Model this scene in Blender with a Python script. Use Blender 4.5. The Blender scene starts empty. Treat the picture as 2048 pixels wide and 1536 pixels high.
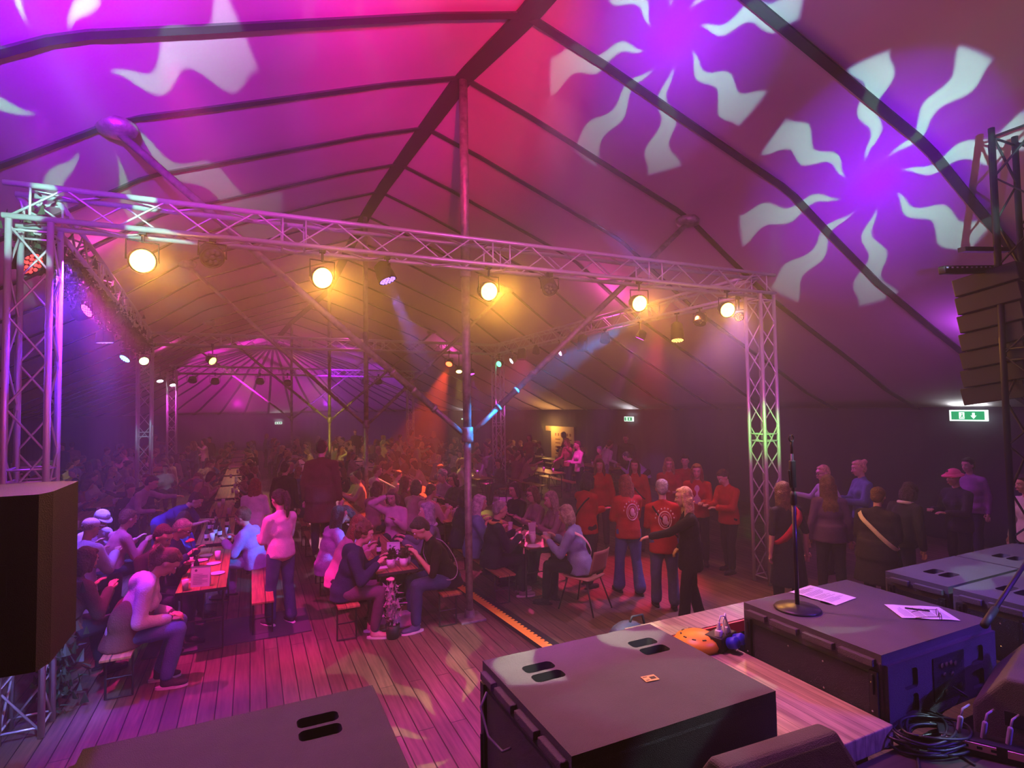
import bpy, bmesh, math, random
from mathutils import Vector, Matrix, noise
random.seed(7)
PI = math.pi
sc = bpy.context.scene
C = bpy.context.collection

# ------------------------------------------------------------------ camera
TH, PITCH, ROLL = math.radians(25), math.atan(47/1120), math.radians(.9)
EYE = Vector((0, 0, 2.75)); FPX = 1120
_f = Vector((math.sin(TH)*math.cos(PITCH), math.cos(TH)*math.cos(PITCH), math.sin(PITCH)))
_r0 = Vector((math.cos(TH), -math.sin(TH), 0)); _u0 = _r0.cross(_f)
_r = _r0*math.cos(ROLL) - _u0*math.sin(ROLL); _u = _u0*math.cos(ROLL) + _r0*math.sin(ROLL)
cam = bpy.data.cameras.new('camera'); co = bpy.data.objects.new('camera', cam); C.objects.link(co)
cam.sensor_width = 36; cam.lens = 36*FPX/2048; cam.clip_start = .05; cam.clip_end = 200
m = Matrix.Identity(4)
for i, v in enumerate((_r, _u, -_f)):
    for k in range(3): m[k][i] = v[k]
m.translation = EYE; co.matrix_world = m; sc.camera = co

def ray(px, py): return _f*FPX + _r*(px-1024) - _u*(py-768)
def at(px, py, z=0.):
    d = ray(px, py); return EYE + d*((z-EYE.z)/d.z)
def onX(px, py, X):
    d = ray(px, py); return EYE + d*(X/d.x)
def onY(px, py, Y):
    d = ray(px, py); return EYE + d*(Y/d.y)

# ------------------------------------------------------------------ view, world haze
vs = sc.view_settings; vs.view_transform = 'Standard'; vs.look = 'None'; vs.gamma = 1; vs.use_curve_mapping = False
vs.exposure = -0.2
cy = sc.cycles
cy.use_light_tree = False; cy.max_bounces = 3; cy.diffuse_bounces = 2; cy.glossy_bounces = 1; cy.transmission_bounces = 2; cy.volume_bounces = 0
cy.volume_step_rate = 3; cy.volume_preview_step_rate = 3; cy.volume_max_steps = 48; cy.use_adaptive_sampling = True; cy.adaptive_threshold = .04
cy.transparent_max_bounces = 6; cy.sample_clamp_indirect = 4; cy.sample_clamp_direct = 0
cy.caustics_reflective = False; cy.caustics_refractive = False
HAZE = .012
w = bpy.data.worlds.new('world'); sc.world = w; w.use_nodes = True
nt = w.node_tree; nt.nodes.clear()
wo = nt.nodes.new('ShaderNodeOutputWorld'); bg = nt.nodes.new('ShaderNodeBackground')
bg.inputs[0].default_value = (.3, .08, .5, 1); bg.inputs[1].default_value = .02
vsn = nt.nodes.new('ShaderNodeVolumeScatter'); vsn.inputs['Color'].default_value = (1, 1, 1, 1)
vsn.inputs['Density'].default_value = HAZE; vsn.inputs['Anisotropy'].default_value = .4
nt.links.new(bg.outputs[0], wo.inputs['Surface']); nt.links.new(vsn.outputs[0], wo.inputs['Volume'])

# ------------------------------------------------------------------ added fill lights, coloured heads
def aim(o, target):
    d = Vector(target) - o.location
    o.rotation_euler = d.to_track_quat('-Z', 'Y').to_euler()
def spot(name, loc, target, col, power, cone, blend=.5, size=.06, parent=None):
    l = bpy.data.lights.new(name, 'SPOT'); l.color = col; l.energy = power
    l.spot_size = math.radians(cone); l.spot_blend = blend; l.shadow_soft_size = size
    o = bpy.data.objects.new(name, l); C.objects.link(o); o.location = loc; aim(o, target)
    if parent: o.parent = parent
    return o
def area(name, loc, target, col, power, size):
    l = bpy.data.lights.new(name, 'AREA'); l.color = col; l.energy = power; l.shape = 'DISK'; l.size = size
    o = bpy.data.objects.new(name, l); C.objects.link(o); o.location = loc; aim(o, target); return o
# pink fill for crowd and canvas: added spots, no fixtures known there
spot('fill_wash', (-1.5, 2.2, 5.2), (-1.5, 15, 1.0), (1, .05, .5), 190, 112, .8, .3)
spot('fill_wash', (2.4, 2.2, 5.2), (2.4, 16, 1.6), (1, .12, .62), 270, 116, .8, .3)
spot('fill_wash', (3.9, 2.6, 4.7), (6.5, 14, 1.0), (1, .10, .65), 210, 112, .8, .3)
spot('fill_wash', (2.4, -.6, 3.2), (2.4, 12, 6.6), (1, .12, .7), 110, 100, .9, .3)
spot('fill_wash', (2.0, 1.0, 3.3), (9.8, 8.6, 3.4), (1, .20, .85), 620, 42, .9, .3)
# purple base light of the whole tent: added fill points without fixtures
def fill_point(loc, col, power):
    l = bpy.data.lights.new('ambient_fill', 'POINT'); l.color = col; l.energy = power; l.shadow_soft_size = .25
    o = bpy.data.objects.new('ambient_fill', l); C.objects.link(o); o.location = loc
for x, y in ((-1.9, 10.5), (7.2, 10.5), (2.6, 16.5), (-2.6, 22.), (7.2, 22.), (2.4, 30.)): fill_point((x, y, 5.0), (.95, .06, .5), 42)
fill_point((2.4, 2.6, 4.8), (.45, .03, .9), 50); fill_point((9.5, 4.5, 3.6), (.45, .06, .8), 30); fill_point((-4.5, 12, 3.6), (.45, .06, .9), 45)
# coloured heads thrown up on the canvas
spot('violet_head', (6.2, -1.0, 3.4), (9.5, 5.5, 4.0), (.35, .05, 1), 120, 60, 1.0)

def gobo(name, loc, target, power, half, roll=0., field=(.26, 0, 1), rayc=(.52, 1.25, 1.05), fs=1.0, inner=.2, soft=.03):
    """moving head with a metal pattern wheel: wavy sun rays on a purple field"""
    l = bpy.data.lights.new(name, 'SPOT'); l.energy = power; l.spot_size = math.radians(2*half+3); l.spot_blend = .02
    l.shadow_soft_size = .015; l.use_nodes = True
    t = l.node_tree; N = t.nodes; L = t.links; N.clear()
    out = N.new('ShaderNodeOutputLight'); em = N.new('ShaderNodeEmission'); tc = N.new('ShaderNodeTexCoord')
    sp = N.new('ShaderNodeSeparateXYZ'); L.new(tc.outputs['Normal'], sp.inputs[0])
    def M(op, a, b=None, c=None):
        n = N.new('ShaderNodeMath'); n.operation = op
        for i, v in enumerate((a, b, c)):
            if v is None: continue
            if isinstance(v, (int, float)): n.inputs[i].default_value = v
            else: L.new(v, n.inputs[i])
        return n.outputs[0]
    az = M('ABSOLUTE', sp.outputs[2])
    u = M('DIVIDE', sp.outputs[0], az); v = M('DIVIDE', sp.outputs[1], az)
    r = M('DIVIDE', M('SQRT', M('ADD', M('MULTIPLY', u, u), M('MULTIPLY', v, v))), math.tan(math.radians(half)))
    th = M('ARCTAN2', v, u)
    wob = M('MULTIPLY', M('SINE', M('MULTIPLY_ADD', r, 16.5, 1.2)), M('DIVIDE', .042, M('ADD', r, .06)))
    a = M('ADD', M('ADD', th, wob), roll + 20*PI)
    fr = M('ABSOLUTE', M('SUBTRACT', M('FRACT', M('MULTIPLY', a, 8/(2*PI))), .5))
    wid = M('MULTIPLY', M('MINIMUM', M('MULTIPLY', M('MAXIMUM', M('SUBTRACT', r, inner), 0), 9), 1), M('MULTIPLY_ADD', r, .145, .062))
    inray = M('MULTIPLY', M('MINIMUM', M('MAXIMUM', M('DIVIDE', M('SUBTRACT', wid, fr), soft), 0), 1),
              M('MINIMUM', M('MAXIMUM', M('MULTIPLY', M('SUBTRACT', 1.0, r), 25), 0), 1))
    disc = M('MINIMUM', M('MAXIMUM', M('MULTIPLY', M('SUBTRACT', 1.0, r), 12), 0), 1)
    fall = M('POWER', M('MAXIMUM', M('SUBTRACT', 1.15, r), 0), 1.8)
    mix = N.new('ShaderNodeMix'); mix.data_type = 'RGBA'
    L.new(inray, mix.inputs['Factor'])
    mix.inputs['A'].default_value = (*field, 1); mix.inputs['B'].default_value = (*rayc, 1)
    L.new(mix.outputs['Result'], em.inputs['Color'])
    rays = M('MULTIPLY', inray, M('MULTIPLY_ADD', r, -1.1, 1.6))
    st = M('ADD', rays, M('MULTIPLY', M('MULTIPLY', disc, fall), M('MULTIPLY', M('SUBTRACT', 1.0, inray), fs)))
    L.new(st, em.inputs['Strength'])
    L.new(em.outputs[0], out.inputs[0])
    o = bpy.data.objects.new(name, l); C.objects.link(o); o.location = loc; aim(o, target); return o

# ------------------------------------------------------------------ tent shape
RX, WID, EAVE, YA = 2.6, 9.95, 2.62, 33.
def lerp_t(t, x):
    if x <= t[0][0]: return t[0][1]
    for (a, b), (c, d) in zip(t, t[1:]):
        if x <= c: return b + (d-b)*(x-a)/(c-a)
    return t[-1][1]
def ridge_x(y): return RX if y < 22 else RX - 1.5*(min(y, YA)-22)/(YA-22)
def ridge_h(y): return lerp_t([(-8, 6.5), (3.3, 6.7), (5.1, 6.9), (7, 7.29), (9.4, 7.48), (12, 7.65), (14.2, 7.7), (21.6, 7.3), (28.6, 7.0), (33, 6.5)], y)
PROF = [(0, 1), (.1, .93), (.2, .85), (.3, .77), (.39, .70), (.48, .57), (.575, .44), (.68, .325), (.79, .21), (.9, .085), (1, 0)]
def roof(x, y):
    if y <= YA: s = abs(x-ridge_x(y))/WID; h = ridge_h(y)
    else: s = math.hypot(x-ridge_x(YA), y-YA)/WID; h = ridge_h(YA)
    return EAVE + (h-EAVE)*lerp_t(PROF, min(s, 1))
def roof_hit(px, py):
    d = ray(px, py).normalized(); t = 1.
    while t < 60:
        p = EYE + d*t
        if p.z >= roof(p.x, p.y): return p
        t += .03
    return p
S1, S2, S3, S4 = roof_hit(1740, 370), roof_hit(1342, 78), roof_hit(150, 190), roof_hit(690, -150)
M1, M2 = roof_hit(500, 60), roof_hit(880, 165)
spot('magenta_head', (-.9, -.6, 3.3), M1, (.9, .0, 1), 6000, 33, 1.)
spot('red_head', (.2, -.6, 3.3), M2, (1, .0, .10), 7500, 30, 1.)
gobo('gobo_head', (.9, -.5, 3.3), S1, 5200, 10.0, roll=.24, fs=2.2)
gobo('gobo_head', (.6, -.5, 3.3), S2, 4200, 10.0, roll=.30, fs=2.0)
gobo('gobo_head', (-.4, -.3, 3.6), S3, 7200, 13.8, roll=.67, field=(.30, 0, 1), fs=1.6)
gobo('gobo_head', (-.1, -.5, 3.3), S4, 300, 12, roll=.1, field=(.8, 0, .9), fs=.5, rayc=(.9, .7, .95))
gobo('gobo_head', (.9, .6, 5.4), at(945, 1462), 4200, 13.5, roll=.5, field=(.55, 0, 1), fs=1.3, rayc=(.9, .95, .8))
gobo('gobo_head', (5.2, .2, 5.2), (3.6, 2.2, 1.4), 900, 24, roll=.1, field=(.22, .02, 1), fs=1.0, rayc=(.5, .75, .95))

# ------------------------------------------------------------------ materials
MATS = {}
def mat(name, col, rough=.7, metal=0., bump=0., bscale=40., var=0., vscale=6., spec=.5, sheen=0.):
    if name in MATS: return MATS[name]
    x = bpy.data.materials.new(name); x.use_nodes = True; t = x.node_tree; b = t.nodes['Principled BSDF']
    b.inputs['Base Color'].default_value = (*col, 1); b.inputs['Roughness'].default_value = rough
    b.inputs['Metallic'].default_value = metal; b.inputs['Specular IOR Level'].default_value = spec
    if sheen: b.inputs['Sheen Weight'].default_value = sheen
    tc = t.nodes.new('ShaderNodeTexCoord')
    if var:
        n = t.nodes.new('ShaderNodeTexNoise'); n.inputs['Scale'].default_value = vscale; n.inputs['Detail'].default_value = 4
        r = t.nodes.new('ShaderNodeValToRGB'); r.color_ramp.elements[0].position = .3; r.color_ramp.elements[1].position = .7
        r.color_ramp.elements[0].color = (*[c*(1-var) for c in col], 1); r.color_ramp.elements[1].color = (*[min(1, c*(1+var)) for c in col], 1)
        t.links.new(tc.outputs['Object'], n.inputs['Vector']); t.links.new(n.outputs['Fac'], r.inputs[0]); t.links.new(r.outputs[0], b.inputs['Base Color'])
    if bump:
        n = t.nodes.new('ShaderNodeTexNoise'); n.inputs['Scale'].default_value = bscale; n.inputs['Detail'].default_value = 3
        u = t.nodes.new('ShaderNodeBump'); u.inputs['Strength'].default_value = bump; u.inputs['Distance'].default_value = .02
        t.links.new(tc.outputs['Object'], n.inputs['Vector']); t.links.new(n.outputs['Fac'], u.inputs['Height']); t.links.new(u.outputs[0], b.inputs['Normal'])
    MATS[name] = x; return x
def glow(name, col, strength):
    if name in MATS: return MATS[name]
    x = bpy.data.materials.new(name); x.use_nodes = True; b = x.node_tree.nodes['Principled BSDF']
    b.inputs['Base Color'].default_value = (*[c*.3 for c in col], 1); b.inputs['Emission Color'].default_value = (*col, 1); b.inputs['Emission Strength'].default_value = strength
    x.cycles.emission_sampling = 'NONE'
    MATS[name] = x; return x
def planks(name, c1, c2, width, axis='Y', rough=.55, length=2.4):
    x = bpy.data.materials.new(name); x.use_nodes = True; t = x.node_tree; N = t.nodes; L = t.links; b = N['Principled BSDF']
    b.inputs['Roughness'].default_value = rough
    geo = N.new('ShaderNodeNewGeometry'); mp = N.new('ShaderNodeMapping')
    if axis == 'Y': mp.inputs['Rotation'].default_value = (0, 0, PI/2)
    L.new(geo.outputs['Position'], mp.inputs[0])
    br = N.new('ShaderNodeTexBrick'); br.inputs['Scale'].default_value = 1; br.inputs['Brick Width'].default_value = length; br.inputs['Row Height'].default_value = width
    br.inputs['Mortar Size'].default_value = .005 if width > .1 else .0012; br.inputs['Mortar Smooth'].default_value = .2; br.offset = .37
    br.inputs['Color1'].default_value = (*c1, 1); br.inputs['Color2'].default_value = (*c2, 1); br.inputs['Mortar'].default_value = (.01, .008, .006, 1)
    L.new(mp.outputs[0], br.inputs['Vector'])
    mp2 = N.new('ShaderNodeMapping'); mp2.inputs['Scale'].default_value = (1.5, 22, 8); L.new(mp.outputs[0], mp2.inputs[0])
    n = N.new('ShaderNodeTexNoise'); n.inputs['Scale'].default_value = 1.6; n.inputs['Detail'].default_value = 6; L.new(mp2.outputs[0], n.inputs['Vector'])
    n2 = N.new('ShaderNodeTexNoise'); n2.inputs['Scale'].default_value = .9; n2.inputs['Detail'].default_value = 5; L.new(mp.outputs[0], n2.inputs['Vector'])
    r = N.new('ShaderNodeValToRGB'); r.color_ramp.elements[0].position = .3; r.color_ramp.elements[0].color = (.45, .45, .45, 1); r.color_ramp.elements[1].position = .7
    r2 = N.new('ShaderNodeValToRGB'); r2.color_ramp.elements[0].position = .35; r2.color_ramp.elements[0].color = (.55, .55, .55, 1); r2.color_ramp.elements[1].position = .65
    L.new(n.outputs['Fac'], r.inputs[0]); L.new(n2.outputs['Fac'], r2.inputs[0])
    def mul(a, c):
        mx = N.new('ShaderNodeMix'); mx.data_type = 'RGBA'; mx.blend_type = 'MULTIPLY'; mx.inputs['Factor'].default_value = 1
        L.new(a, mx.inputs['A']); L.new(c, mx.inputs['B']); return mx.outputs['Result']
    L.new(mul(mul(br.outputs['Color'], r.outputs[0]), r2.outputs[0]), b.inputs['Base Color'])
    bu = N.new('ShaderNodeBump'); bu.inputs['Strength'].default_value = .5; bu.inputs['Distance'].default_value = .01
    L.new(br.outputs['Fac'], bu.inputs['Height']); bu.invert = True; L.new(bu.outputs[0], b.inputs['Normal'])
    MATS[name] = x; return x

CANVAS = mat('tent_canvas', (.60, .45, .54), .85, bump=.12, bscale=3, var=.06, vscale=.6)
STRAP = mat('dark_webbing', (.035, .03, .045), .8)
DRAPE = mat('dark_sidewall_cloth', (.085, .07, .10), .95, bump=.3, bscale=6)
ALU = mat('truss_aluminium', (.78, .78, .8), .4, .5, bump=.1, bscale=120)
STEEL = mat('galvanised_pole', (.34, .32, .31), .5, .6, bump=.25, bscale=50, var=.35, vscale=12)
BLACK = mat('black_powder_coat', (.010, .009, .014), .55)
RUBBER = mat('black_rubber', (.012, .012, .013), .65)
SUB = mat('black_textured_cabinet', (.085, .078, .082), .62, bump=.5, bscale=260, var=.12, vscale=5)
SUBSIDE = SUB
GRILLE = mat('perforated_grille', (.03, .03, .035), .45, .4, bump=.8, bscale=300)
CHROME = mat('worn_chrome', (.7, .7, .7), .25, 1.)
WOOD = planks('dance_floor_boards', (.25, .16, .115), (.17, .11, .08), .145)
DECK = planks('stage_deck_boards', (.10, .075, .06), (.08, .06, .05), .3, 'X')
LIGHTWOOD = planks('pale_stage_boards', (.68, .50, .34), (.60, .43, .30), .07, 'Y', .4, 9)
TABLE = planks('varnished_table_top', (.72, .36, .14), (.62, .30, .12), .17, 'Y', .35, 3)
TLEG = mat('green_black_folding_leg', (.03, .035, .03), .5, .4)
WHITE = mat('white_paper', (.85, .85, .83), .7)
PLASTIC = mat('clear_cup_plastic', (.75, .72, .7), .25)
YELLOW = mat('yellow_cover_edge', (.85, .52, .05), .6)

# ------------------------------------------------------------------ geometry kit
class Geo:
    def __init__(s): s.v = []; s.f = []; s.m = []
    def add(s, vs_, fs_, mi=0, M=None):
        o = len(s.v); s.v += [tuple(M @ Vector(p)) if M else tuple(p) for p in vs_]
        s.f += [tuple(i+o for i in f) for f in fs_]; s.m += [mi]*len(fs_); return s
    def loft(s, rings, mi=0, cap=True, closed=True):
        n = len(rings[0]); v = [p for r in rings for p in r]; f = []
        for a in range(len(rings)-1):
            for i in range(n if closed else n-1):
                j = (i+1) % n; f.append((a*n+i, a*n+j, (a+1)*n+j, (a+1)*n+i))
        if cap: f.append(tuple(range(n))[::-1]); f.append(tuple((len(rings)-1)*n+i for i in range(n)))
        return s.add(v, f, mi)
    def frame(s, d):
        d = Vector(d).normalized(); a = Vector((0, 0, 1)) if abs(d.z) < .9 else Vector((1, 0, 0))
        x = a.cross(d).normalized(); return x, d.cross(x)
    def capsule(s, p0, p1, r0, r1=None, n=10, mi=0, flat=1.):
        p0 = Vector(p0); p1 = Vector(p1); r1 = r0 if r1 is None else r1
        d = (p1-p0); d = d.normalized() if d.length > 1e-6 else Vector((0, 0, 1)); x, y = s.frame(d); R = []
        for a in (-85, -55, -25, 0): R.append((p0+d*r0*math.sin(math.radians(a)), r0*math.cos(math.radians(a))))
        for a in (0, 25, 55, 85): R.append((p1+d*r1*math.sin(math.radians(a)), r1*math.cos(math.radians(a))))
        return s.loft([[c + (x*math.cos(2*PI*i/n) + y*math.sin(2*PI*i/n)*flat)*r for i in range(n)] for c, r in R], mi)
    def frustum(s, p0, p1, a, b, yo=0., n=20):
        p0 = Vector(p0); p1 = Vector(p1)
        return s.loft([[p0.lerp(p1, k/4) + Vector(((a[0]+(b[0]-a[0])*k/4)*math.cos(2*PI*i/n), (a[1]+(b[1]-a[1])*k/4)*math.sin(2*PI*i/n)+yo, 0)) for i in range(n)] for k in range(5)])
    def tube(s, pts, r, n=8, mi=0, cap=True):
        pts = [Vector(p) for p in pts]; rr = r if isinstance(r, (list, tuple)) else [r]*len(pts); rings = []; px = None
        for i, p in enumerate(pts):
            d = (pts[min(i+1, len(pts)-1)] - pts[max(i-1, 0)]).normalized()
            if px is None: px, _ = s.frame(d)
            px = (px - d*px.dot(d)).normalized(); y = d.cross(px)
            rings.append([p + (px*math.cos(2*PI*k/n) + y*math.sin(2*PI*k/n))*rr[i] for k in range(n)])
        return s.loft(rings, mi, cap)
    def ball(s, c, r, R=None, n=12, k=8, mi=0):
        r = (r, r, r) if isinstance(r, (int, float)) else r; R = R or Matrix.Identity(3); c = Vector(c); rings = []
        for j in range(k+1):
            a = -PI/2 + PI*(j+.15*(j == 0)-.15*(j == k))/k
            rings.append([c + R @ Vector((r[0]*math.cos(a)*math.cos(2*PI*i/n), r[1]*math.cos(a)*math.sin(2*PI*i/n), r[2]*math.sin(a))) for i in range(n)])
        return s.loft(rings, mi)
    def box(s, lo, hi, mi=0, M=None, b=0.):
        x0, y0, z0 = lo; x1, y1, z1 = hi
        if not b:
            v = [(x, y, z) for z in (z0, z1) for y in (y0, y1) for x in (x0, x1)]
            return s.add(v, [(0, 2, 3, 1), (4, 5, 7, 6), (0, 1, 5, 4), (2, 6, 7, 3), (1, 3, 7, 5), (0, 4, 6, 2)], mi, M)
        bm = bmesh.new(); bmesh.ops.create_cube(bm, size=1)
        for v in bm.verts: v.co = Vector(((x0+x1)/2 + v.co.x*(x1-x0), (y0+y1)/2 + v.co.y*(y1-y0), (z0+z1)/2 + v.co.z*(z1-z0)))
        bmesh.ops.bevel(bm, geom=bm.edges[:], offset=b, segments=2, affect='EDGES', profile=.5)
        bm.verts.index_update()
        s.add([v.co.copy() for v in bm.verts], [tuple(v.index for v in f.verts) for f in bm.faces], mi, M); bm.free(); return s
    def lathe(s, prof, c=(0, 0, 0), n=20, mi=0, M=None):
        c = Vector(c); rings = [[c + Vector((r*math.cos(2*PI*i/n), r*math.sin(2*PI*i/n), z)) for i in range(n)] for r, z in prof]
        if M: rings = [[M @ p for p in q] for q in rings]
        return s.loft(rings, mi)
    def prism(s, pts, z0, z1, mi=0, M=None):
        n = len(pts); v = [(x, y, z0) for x, y in pts] + [(x, y, z1) for x, y in pts]
        f = [tuple(range(n))[::-1], tuple(range(n, 2*n))] + [(i, (i+1) % n, (i+1) % n+n, i+n) for i in range(n)]
        return s.add(v, f, mi, M)
    def mesh(s, name, smooth=False):
        me = bpy.data.meshes.new(name); me.from_pydata(s.v, [], s.f); me.validate()
        if len(me.polygons) == len(s.m): me.polygons.foreach_set('material_index', s.m)
        if smooth: me.shade_smooth()
        me.update(); return me
def obj(name, geo, mats, parent=None, smooth=False, kind=None):
    me = geo.mesh(name, smooth) if isinstance(geo, Geo) else geo
    o = bpy.data.objects.new(name, me); C.objects.link(o)
    for x in (mats if isinstance(mats, (list, tuple)) else [mats]): me.materials.append(x)
    if parent: o.parent = parent
    if kind: o['kind'] = kind
    return o
def tag(o, label, cat, group=None, kind=None):
    o['label'] = label; o['category'] = cat
    if group: o['group'] = group
    if kind: o['kind'] = kind
    return o
def thing(name, label, cat, loc=(0, 0, 0), rz=0., group=None):
    o = bpy.data.objects.new(name, None); C.objects.link(o); o.location = loc; o.rotation_euler = (0, 0, rz); o.empty_display_size = .1
    return tag(o, label, cat, group)
def kids(o): return [c for c in bpy.data.objects if c.parent == o]
TREE = {}
def dup(root, loc, rz, label=None, group=None):
    if root.name not in TREE: TREE[root.name] = [(c, [(g, []) for g in kids(c)]) for c in kids(root)]
    r = root.copy(); C.objects.link(r); r.location = loc; r.rotation_euler = (0, 0, rz)
    if label: r['label'] = label
    if group: r['group'] = group
    out = []
    for ch, gs in TREE[root.name]:
        c = ch.copy(); C.objects.link(c); c.parent = r; out.append(c)
        for g, _ in gs:
            d = g.copy(); C.objects.link(d); d.parent = c
    return r, out

# ------------------------------------------------------------------ tent
def strip(g, path, nrm, half, thick):
    """flat webbing strap along a path"""
    rings = []
    for i, p in enumerate(path):
        d = (path[min(i+1, len(path)-1)] - path[max(i-1, 0)]).normalized(); n = nrm(d, p).normalized(); s_ = d.cross(n)
        rings.append([p - s_*half, p + s_*half, p + s_*half - n*thick, p - s_*half - n*thick])
    g.loft(rings)
def roof_mesh():
    g = Geo(); xs = [i/22 for i in range(-22, 23)]; ys = [-8 + i*.9 for i in range(0, 46)]; ys = [y for y in ys if y < YA] + [YA]
    rows = []
    for y in ys:
        rows.append([Vector((ridge_x(y)+s*WID, y, roof(ridge_x(y)+s*WID, y))) for s in xs])
    g.loft(rows, cap=False, closed=False)
    rows = []
    for k in range(0, 41):
        a = PI*k/40
        rows.append([Vector((ridge_x(YA)+math.cos(a)*s*WID, YA+math.sin(a)*s*WID, roof(ridge_x(YA)+math.cos(a)*s*WID*.999, YA+math.sin(a)*s*WID*.999))) for s in [i/22 for i in range(23)]])
    g.loft(rows, cap=False, closed=False)
    return g
o = obj('ceiling', roof_mesh(), CANVAS, kind='structure', smooth=True)
md = o.modifiers.new('thickness', 'SOLIDIFY'); md.thickness = .012; md.offset = 1
YR = [-3.8, -2., -.2, 1.6, 3.4] + [5.2+1.8*k for k in range(16)]
ti = 0
for y in YR:
    if y > YA: break
    if y < 1: continue
    for sgn in (-1, 1):
        g = Geo(); path = []
        yy = 5.08 if abs(y-5.2) < .01 else y
        for i in range(0, 41):
            s = i/40; x = ridge_x(yy)+sgn*s*WID; path.append(Vector((x, yy, roof(x, yy)-.03)))
        strip(g, path, lambda d, p: Vector((-d.z*sgn, 0, abs(d.x)))*1., .05, .02)
        ti += 1; obj('trim_%d' % ti, g, STRAP, kind='structure')
for k in range(1, 20):
    a = PI*k/20; g = Geo(); path = []
    for i in range(1, 31):
        s = i/30*.995; x = ridge_x(YA)+math.cos(a)*s*WID; y = YA+math.sin(a)*s*WID; path.append(Vector((x, y, roof(x, y)-.04)))
    strip(g, path, lambda d, p: d.cross(Vector((-math.sin(a), math.cos(a), 0))).cross(d).cross(d) if False else Vector((0, 0, 1)), .07, .02)
    ti += 1; obj('trim_%d' % ti, g, STRAP, kind='structure')
g = Geo(); path = [Vector((ridge_x(y), y, ridge_h(y)-.05)) for y in [i*.5-1 for i in range(69)] if y <= YA]
strip(g, path, lambda d, p: Vector((0, 0, 1)), .13, .03); ti += 1; obj('trim_%d' % ti, g, STRAP, kind='structure')
def drape(name, pts):
    g = Geo(); P = []
    for (a, b) in zip(pts, pts[1:]):
        a = Vector(a); b = Vector(b); n = max(2, int((b-a).length/.12))
        for i in range(n): P.append(a.lerp(b, i/n))
    P.append(Vector(pts[-1])); rows = []
    for i, p in enumerate(P):
        d = (P[min(i+1, len(P)-1)]-P[max(i-1, 0)]).normalized(); nn = Vector((-d.y, d.x, 0))
        o_ = .03*math.sin(i*1.7)+.025*math.sin(i*.61+1)
        rows.append([Vector((p.x, p.y, z)) + nn*o_*(1.2-z/3) for z in (0, .6, 1.3, 2., EAVE)])
    g.loft(rows, cap=False, closed=False); o_ = obj(name, g, DRAPE, kind='structure', smooth=True)
    o_.modifiers.new('thickness', 'SOLIDIFY').thickness = .01
drape('wall_right', [(RX+WID, -8, 0), (RX+WID, 22, 0), (RX-1.5+WID, YA, 0)])
drape('wall_left', [(RX-WID, -8, 0), (RX-WID, 22, 0), (RX-1.5-WID, YA, 0)])
drape('wall_back', [(ridge_x(YA)+math.cos(PI*k/24)*WID, YA+math.sin(PI*k/24)*WID, 0) for k in range(25)])
g = Geo(); g.box((RX-WID, -8.1, 0), (RX+WID, -8, 6.6)); obj('wall_front', g, DRAPE, kind='structure')
g = Geo(); g.box((-9, -9, -.1), (14, 44, 0)); obj('floor', g, WOOD, kind='structure')

# poles with V struts
def pole(y, label, lit=None):
    x = ridge_x(y)+(.0 if y < 22 else .05); z = ridge_h(y)-.08
    t = thing('tent_pole', label, 'tent pole', (x, y, 0), 0, None)
    g = Geo(); g.tube([(0, 0, .03), (0, 0, 2.36)], .048, 14); g.tube([(0, 0, 2.36), (0, 0, 4.55)], .056, 14); g.tube([(0, 0, 4.55), (0, 0, z)], .06, 14)
    obj('shaft', g, STEEL, t, True)
    g = Geo(); g.lathe([(.075, 2.30), (.078, 2.33), (.078, 2.47), (.072, 2.5)]); obj('collar', g, STEEL, t, True); g = Geo(); g.lathe([(.07, 4.5), (.075, 4.52), (.075, 4.66), (.068, 4.7)], n=16); obj('collar', g, STEEL, t, True)
    g = Geo(); g.box((-.17, -.17, 0), (.17, .17, .03), b=.006); g.lathe([(.075, .03), (.06, .12)]); obj('base_plate', g, STEEL, t)
    for sgn in (-1, 1):
        q = Vector((sgn*3.9, 0, roof(x+sgn*3.9, y)-.14))
        g = Geo(); a = Vector((sgn*.07, 0, 2.42)); g.tube([a, a.lerp(q, .12)], .034, 10); g.tube([a.lerp(q, .1), q], .042, 10)
        for f in (.1, .17, .24): c = a.lerp(q, f); dd = (q-a).normalized(); g.tube([c-dd*.02, c+dd*.02], .052, 10)
        obj('strut', g, STEEL, t, True)
        g = Geo(); g.lathe([(.05, -.06), (.17, -.03), (.20, .03), (.19, .08), (.05, .11)], q, 18); obj('knob', g, STEEL, t, True)
    return t
pole(7.0, 'nearest tall steel tent pole with V struts, standing before the stage')
pole(14.2, 'steel tent pole with V struts, second from the stage')
pole(21.4, 'steel tent pole lit yellow, third from the stage')
pole(28.6, 'steel tent pole at the far end of the tent, last in the row')

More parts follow.
